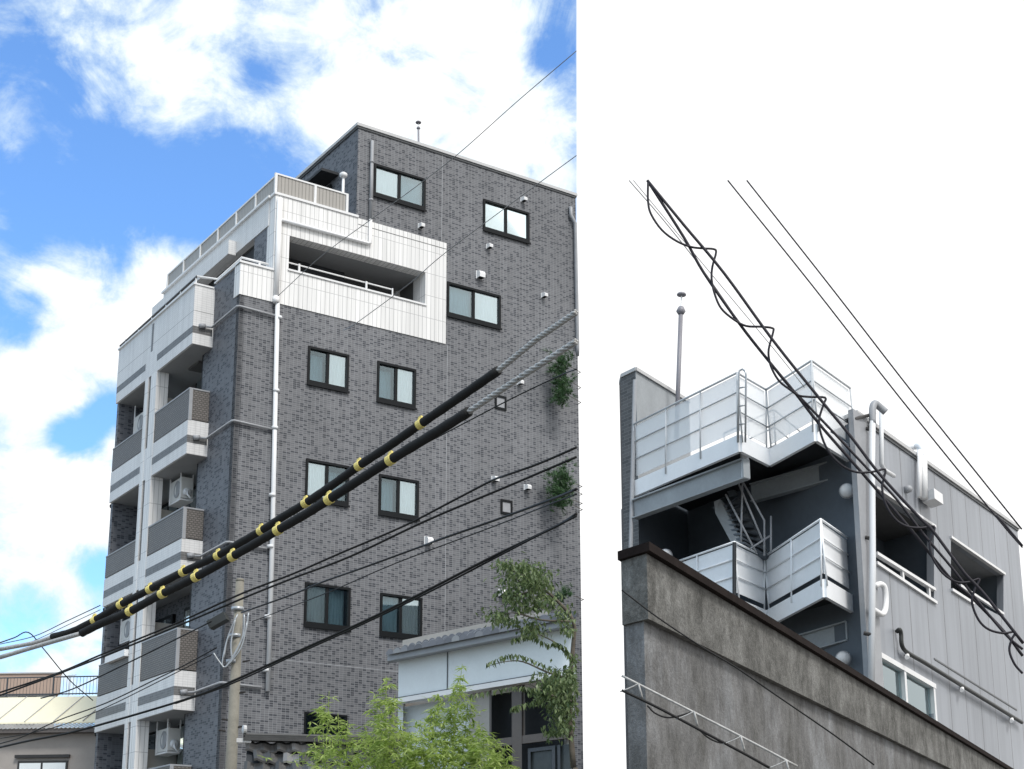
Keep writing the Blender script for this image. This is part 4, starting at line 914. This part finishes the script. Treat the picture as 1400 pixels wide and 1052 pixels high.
tr_.build('trunk', 'bark', TT, smooth=True)
lf = MB()
blobs = [(712, 782, 30, 14, 210), (735, 800, 20, 14, 120), (700, 808, 20, 14, 110), (720, 825, 26, 12, 130), (690, 770, 14, 6, 40), (682, 842, 18, 10, 70), (726, 858, 16, 12, 80), (748, 820, 16, 10, 55), (700, 850, 15, 8, 30),
         (770, 840, 14, 16, 60), (776, 860, 12, 8, 35), (765, 935, 30, 20, 270), (730, 790, 30, 16, 120), (770, 965, 22, 22, 200), (750, 945, 20, 14, 90), (780, 925, 12, 12, 60), (770, 990, 16, 16, 110), (785, 905, 6, 14, 20), (752, 1000, 10, 8, 24)]
for (x, y, rx, ry, n_) in blobs:
    for k in range(int(n_ * 2)):
        px = x + rnd() * rx * .5; py = y + rnd() * ry * .55
        if px > 788: px = 788 - random.uniform(0, 14)
        p = at(px, py, TD + rnd() * .28); leaf(lf, p, Vector((rnd() * .5, rnd() * .5, -.7 + rnd() * .35)), random.uniform(.05, .085), random.uniform(.024, .038))
for tw in ([(785, 925), (740, 905), (700, 893), (665, 906)], [(752, 950), (730, 940), (700, 938), (645, 948)], [(750, 880), (725, 868), (700, 872)], [(785, 930), (745, 952), (712, 962), (700, 966)], [(784, 900), (770, 882), (756, 876)], [(742, 806), (716, 776), (680, 772)]):
    pts = smoothpts([at(x, y, TD - .2) for x, y in tw], 8)
    for p in pts:
        for s in (-1, 1): leaf(lf, p + Vector((0, 0, -.005)), Vector((s * .35 + rnd() * .2, rnd() * .3, -.9)), random.uniform(.07, .10), random.uniform(.028, .04))
lf.build('crown', 'leaf_green', TT)
# pine reaching round the far corner
pc = L.p(9.72, .9, 0)
PT = thing('pine_tree', 'pine whose needle tufts reach round the right edge of the tiled facade', 'tree', pc)
tk = MB(); tk.tube([pc, L.p(9.74, .9, 14)], [.14, .07], 9); 
nd = MB()
for (x, y, r, n_) in ((772, 497, 15, 60), (778, 520, 13, 50), (776, 540, 14, 60), (768, 655, 15, 60), (780, 668, 12, 50), (765, 678, 12, 36), (782, 690, 10, 30), (784, 815, 9, 30)):
    s, z = L.onT(x, y, -.5); tip = L.p(s, -.5, z); root = L.p(9.53, .3, z + .05); mid = L.p(9.49, -.12, z + .05); pts = [root, mid, tip]; tk.tube(pts, [.012, .01, .006], 5)
    for k in range(int(n_ * 1.5)):
        px = x + rnd() * r * .5
        if px > 776: px = 776 - random.uniform(0, 14)
        s2, z2_ = L.onT(px, y + rnd() * r * .5, -.5); c = L.p(s2, -.5 + rnd() * .15, z2_)
        base_d = Vector((rnd() * .5 - .3, rnd() * .5, .3 + rnd() * .4)).normalized()
        for q in range(18):
            d = (base_d + Vector((rnd(), rnd(), rnd())) * .35).normalized(); sd = d.cross(Vector((rnd(), rnd(), rnd()))).normalized() * .006; e = c + d * random.uniform(.14, .24)
            nd.mesh([c - sd, c + sd, e], [[0, 1, 2]])
tk.build('trunk', 'bark', PT, smooth=True); nd.build('crown', 'leaf_pine', PT)

# ------------------------------------------------------------------ CAMERA, LIGHT, SKY
cam = bpy.data.cameras.new('camera'); co = bpy.data.objects.new('camera', cam); COL.objects.link(co); scn.camera = co
co.location = (0, 0, H); co.rotation_euler = (math.radians(90) + PIT, 0, 0)
cam.sensor_width = 36; cam.sensor_fit = 'HORIZONTAL'; cam.lens = F / 1400 * 36
cam.shift_x = (700 - CX) / 1400; cam.shift_y = (CY - 526) / 1400; cam.clip_end = 2000; cam.clip_start = .1
SUN_EL, SUN_AZ = math.radians(52), math.radians(-62)      # azimuth from +x, behind the viewer to the right
sd = Vector((math.cos(SUN_EL) * math.cos(SUN_AZ), math.cos(SUN_EL) * math.sin(SUN_AZ), math.sin(SUN_EL)))
sl = bpy.data.lights.new('sun', 'SUN'); sl.energy = 1.5; sl.angle = math.radians(14); sl.color = (1, .97, .93)
so = bpy.data.objects.new('sun', sl); COL.objects.link(so); so.rotation_euler = (-sd).to_track_quat('-Z', 'Y').to_euler(); so.location = (0, -20, 40)
wd = bpy.data.worlds.new('World'); scn.world = wd; wd.use_nodes = True; T = wd.node_tree; N = T.nodes; Lk = T.links
bg = N['Background']
sky = N.new('ShaderNodeTexSky'); sky.sky_type = 'NISHITA'; sky.sun_disc = False; sky.sun_elevation = SUN_EL; sky.sun_rotation = math.pi / 2 - SUN_AZ; sky.altitude = 50
tc = N.new('ShaderNodeTexCoord')
def val(op, a, b=None, c=None, clamp=False):
    n = N.new('ShaderNodeMath'); n.operation = op; n.use_clamp = clamp
    for i, v in enumerate((a, b, c)):
        if v is None: continue
        if isinstance(v, (int, float)): n.inputs[i].default_value = v
        else: Lk.new(v, n.inputs[i])
    return n.outputs[0]
nz = N.new('ShaderNodeVectorMath'); nz.operation = 'NORMALIZE'; Lk.new(tc.outputs['Generated'], nz.inputs[0]); DIR = nz.outputs[0]
def noise(scale, detail, rough, dist=0.0, off=(0, 0, 0)):
    mp = N.new('ShaderNodeMapping'); mp.inputs['Location'].default_value = off; mp.inputs['Scale'].default_value = (1, 1, 1.25); Lk.new(DIR, mp.inputs['Vector'])
    n = N.new('ShaderNodeTexNoise'); n.inputs['Scale'].default_value = scale; n.inputs['Detail'].default_value = detail; n.inputs['Roughness'].default_value = rough; n.inputs['Distortion'].default_value = dist
    Lk.new(mp.outputs[0], n.inputs['Vector']); return n.outputs['Fac']
blob = [ # px, py, radius px, weight
 (330, 30, 150, .55), (520, 90, 170, .7), (640, 120, 170, .65), (230, 90, 110, .35), (720, 210, 120, .6), (690, 20, 110, .4), (430, 160, 90, .25), (170, 50, 90, .35), (480, 220, 80, .3),
 (150, 140, 70, .2), (15, 175, 55, .4), (95, 205, 35, .3), (172, 242, 22, .28), (300, 235, 30, .22), (330, 290, 22, .15), (40, 330, 80, .3), (90, 400, 80, .3), (240, 350, 60, .55),
 (200, 430, 120, 1.0), (70, 490, 110, .6), (60, 640, 130, .75), (140, 700, 120, .6), (60, 780, 110, .4), (80, 890, 110, .9), (20, 540, 70, .5),
 (40, 70, 50, -.35), (90, 125, 40, -.3), (90, 270, 120, -.5), (60, 20, 70, .3), (120, 20, 60, .2), (240, 290, 90, -.45), (350, 250, 75, -.4), (310, 195, 55, -.25), (365, 110, 45, -.3), (385, 185, 40, -.3), (270, 130, 60, .25), (330, 160, 40, .15),
 (555, 65, 45, -.42), (745, 75, 45, -.7), (430, 205, 35, -.25), (105, 595, 45, -1.1), (140, 565, 32, -.8), (130, 775, 40, -.9), (50, 850, 60, -.8), (60, 440, 35, -.25), (60, 300, 60, -.2), (620, 150, 50, -.3), (500, 40, 40, -.15), (30, 455, 30, -.5), (20, 330, 60, -.25), (45, 410, 25, -.3), (240, 60, 40, -.25), (420, 90, 50, -.2), (650, 60, 40, -.25)]
acc = None
for (x, y, r, w_) in blob:
    c = ray(x, y).normalized(); ds = N.new('ShaderNodeVectorMath'); ds.operation = 'DISTANCE'; Lk.new(DIR, ds.inputs[0]); ds.inputs[1].default_value = c
    mr = N.new('ShaderNodeMapRange'); mr.interpolation_type = 'SMOOTHERSTEP'; R_ = r / F * 1.25
    mr.inputs['From Min'].default_value = 0; mr.inputs['From Max'].default_value = R_; mr.inputs['To Min'].default_value = w_; mr.inputs['To Max'].default_value = 0; Lk.new(ds.outputs['Value'], mr.inputs['Value'])
    acc = mr.outputs[0] if acc is None else val('ADD', acc, mr.outputs[0])
# general cloud cover away from this patch of sky (behind, above, to the right)
edge = ray(788, 0).cross(ray(788, 1052)).normalized()
if edge.dot(ray(1000, 500)) < 0: edge = -edge
dt = N.new('ShaderNodeVectorMath'); dt.operation = 'DOT_PRODUCT'; Lk.new(DIR, dt.inputs[0]); dt.inputs[1].default_value = edge
bank = N.new('ShaderNodeMapRange'); bank.interpolation_type = 'SMOOTHSTEP'; bank.inputs['From Min'].default_value = -1.5 / F; bank.inputs['From Max'].default_value = 1.5 / F; Lk.new(dt.outputs['Value'], bank.inputs['Value'])
n1 = noise(13, 9, .62, .6, (3.1, 1.2, .4)); n2 = noise(38, 8, .65, .3, (1.3, 5.2, 2.4)); n3 = noise(5, 5, .5, 0, (7, 2, 1))
acc = val('ADD', acc, .12)
dens = val('ADD', acc, val('MULTIPLY', val('SUBTRACT', n1, .5), 2.6)); dens = val('ADD', dens, val('MULTIPLY', val('SUBTRACT', n2, .5), 1.0))
cl = N.new('ShaderNodeMapRange'); cl.interpolation_type = 'SMOOTHSTEP'; cl.inputs['From Min'].default_value = -.05; cl.inputs['From Max'].default_value = .85; Lk.new(dens, cl.inputs['Value'])
fwd = N.new('ShaderNodeVectorMath'); fwd.operation = 'DOT_PRODUCT'; Lk.new(DIR, fwd.inputs[0]); fwd.inputs[1].default_value = ray(400, 480).normalized()
away = N.new('ShaderNodeMapRange'); away.interpolation_type = 'SMOOTHSTEP'; away.inputs['From Min'].default_value = .93; away.inputs['From Max'].default_value = .80; Lk.new(fwd.outputs['Value'], away.inputs['Value'])
cover = val('MAXIMUM', cl.outputs[0], val('MULTIPLY', away.outputs[0], val('ADD', .55, val('MULTIPLY', n3, .5))), clamp=True)
cover = val('MAXIMUM', cover, bank.outputs[0])
def vmix(f, a, b):
    o = N.new('ShaderNodeMix'); o.data_type = 'RGBA'
    for i, v in ((0, f), (6, a), (7, b)):
        if isinstance(v, tuple): o.inputs[i].default_value = v
        elif isinstance(v, (int, float)): o.inputs[i].default_value = v
        else: Lk.new(v, o.inputs[i])
    return o.outputs[2]
tint = N.new('ShaderNodeMix'); tint.data_type = 'RGBA'; tint.blend_type = 'MULTIPLY'; tint.inputs[0].default_value = 1; Lk.new(sky.outputs[0], tint.inputs[6]); tint.inputs[7].default_value = (.95, 1.35, 1.75, 1)
BK = 10.0
shade = N.new('ShaderNodeMapRange'); shade.inputs['From Min'].default_value = .45; shade.inputs['From Max'].default_value = 1.15; Lk.new(dens, shade.inputs['Value'])
ccol = vmix(shade.outputs[0], (.46 * BK, .55 * BK, .61 * BK, 1), (.70 * BK, .70 * BK, .70 * BK, 1))
ccol = vmix(bank.outputs[0], ccol, (.70 * BK, .70 * BK, .70 * BK, 1))
skyc = vmix(cover, tint.outputs[2], ccol)
Lk.new(skyc, bg.inputs['Color']); bg.inputs['Strength'].default_value = .1
scn.view_settings.view_transform = 'Standard'; scn.view_settings.look = 'None'; scn.view_settings.exposure = .8; scn.view_settings.gamma = 1
scn.render.engine = 'CYCLES'; scn.cycles.max_bounces = 6; scn.cycles.transparent_max_bounces = 12
scn.render.resolution_x = 1024; scn.render.resolution_y = 769
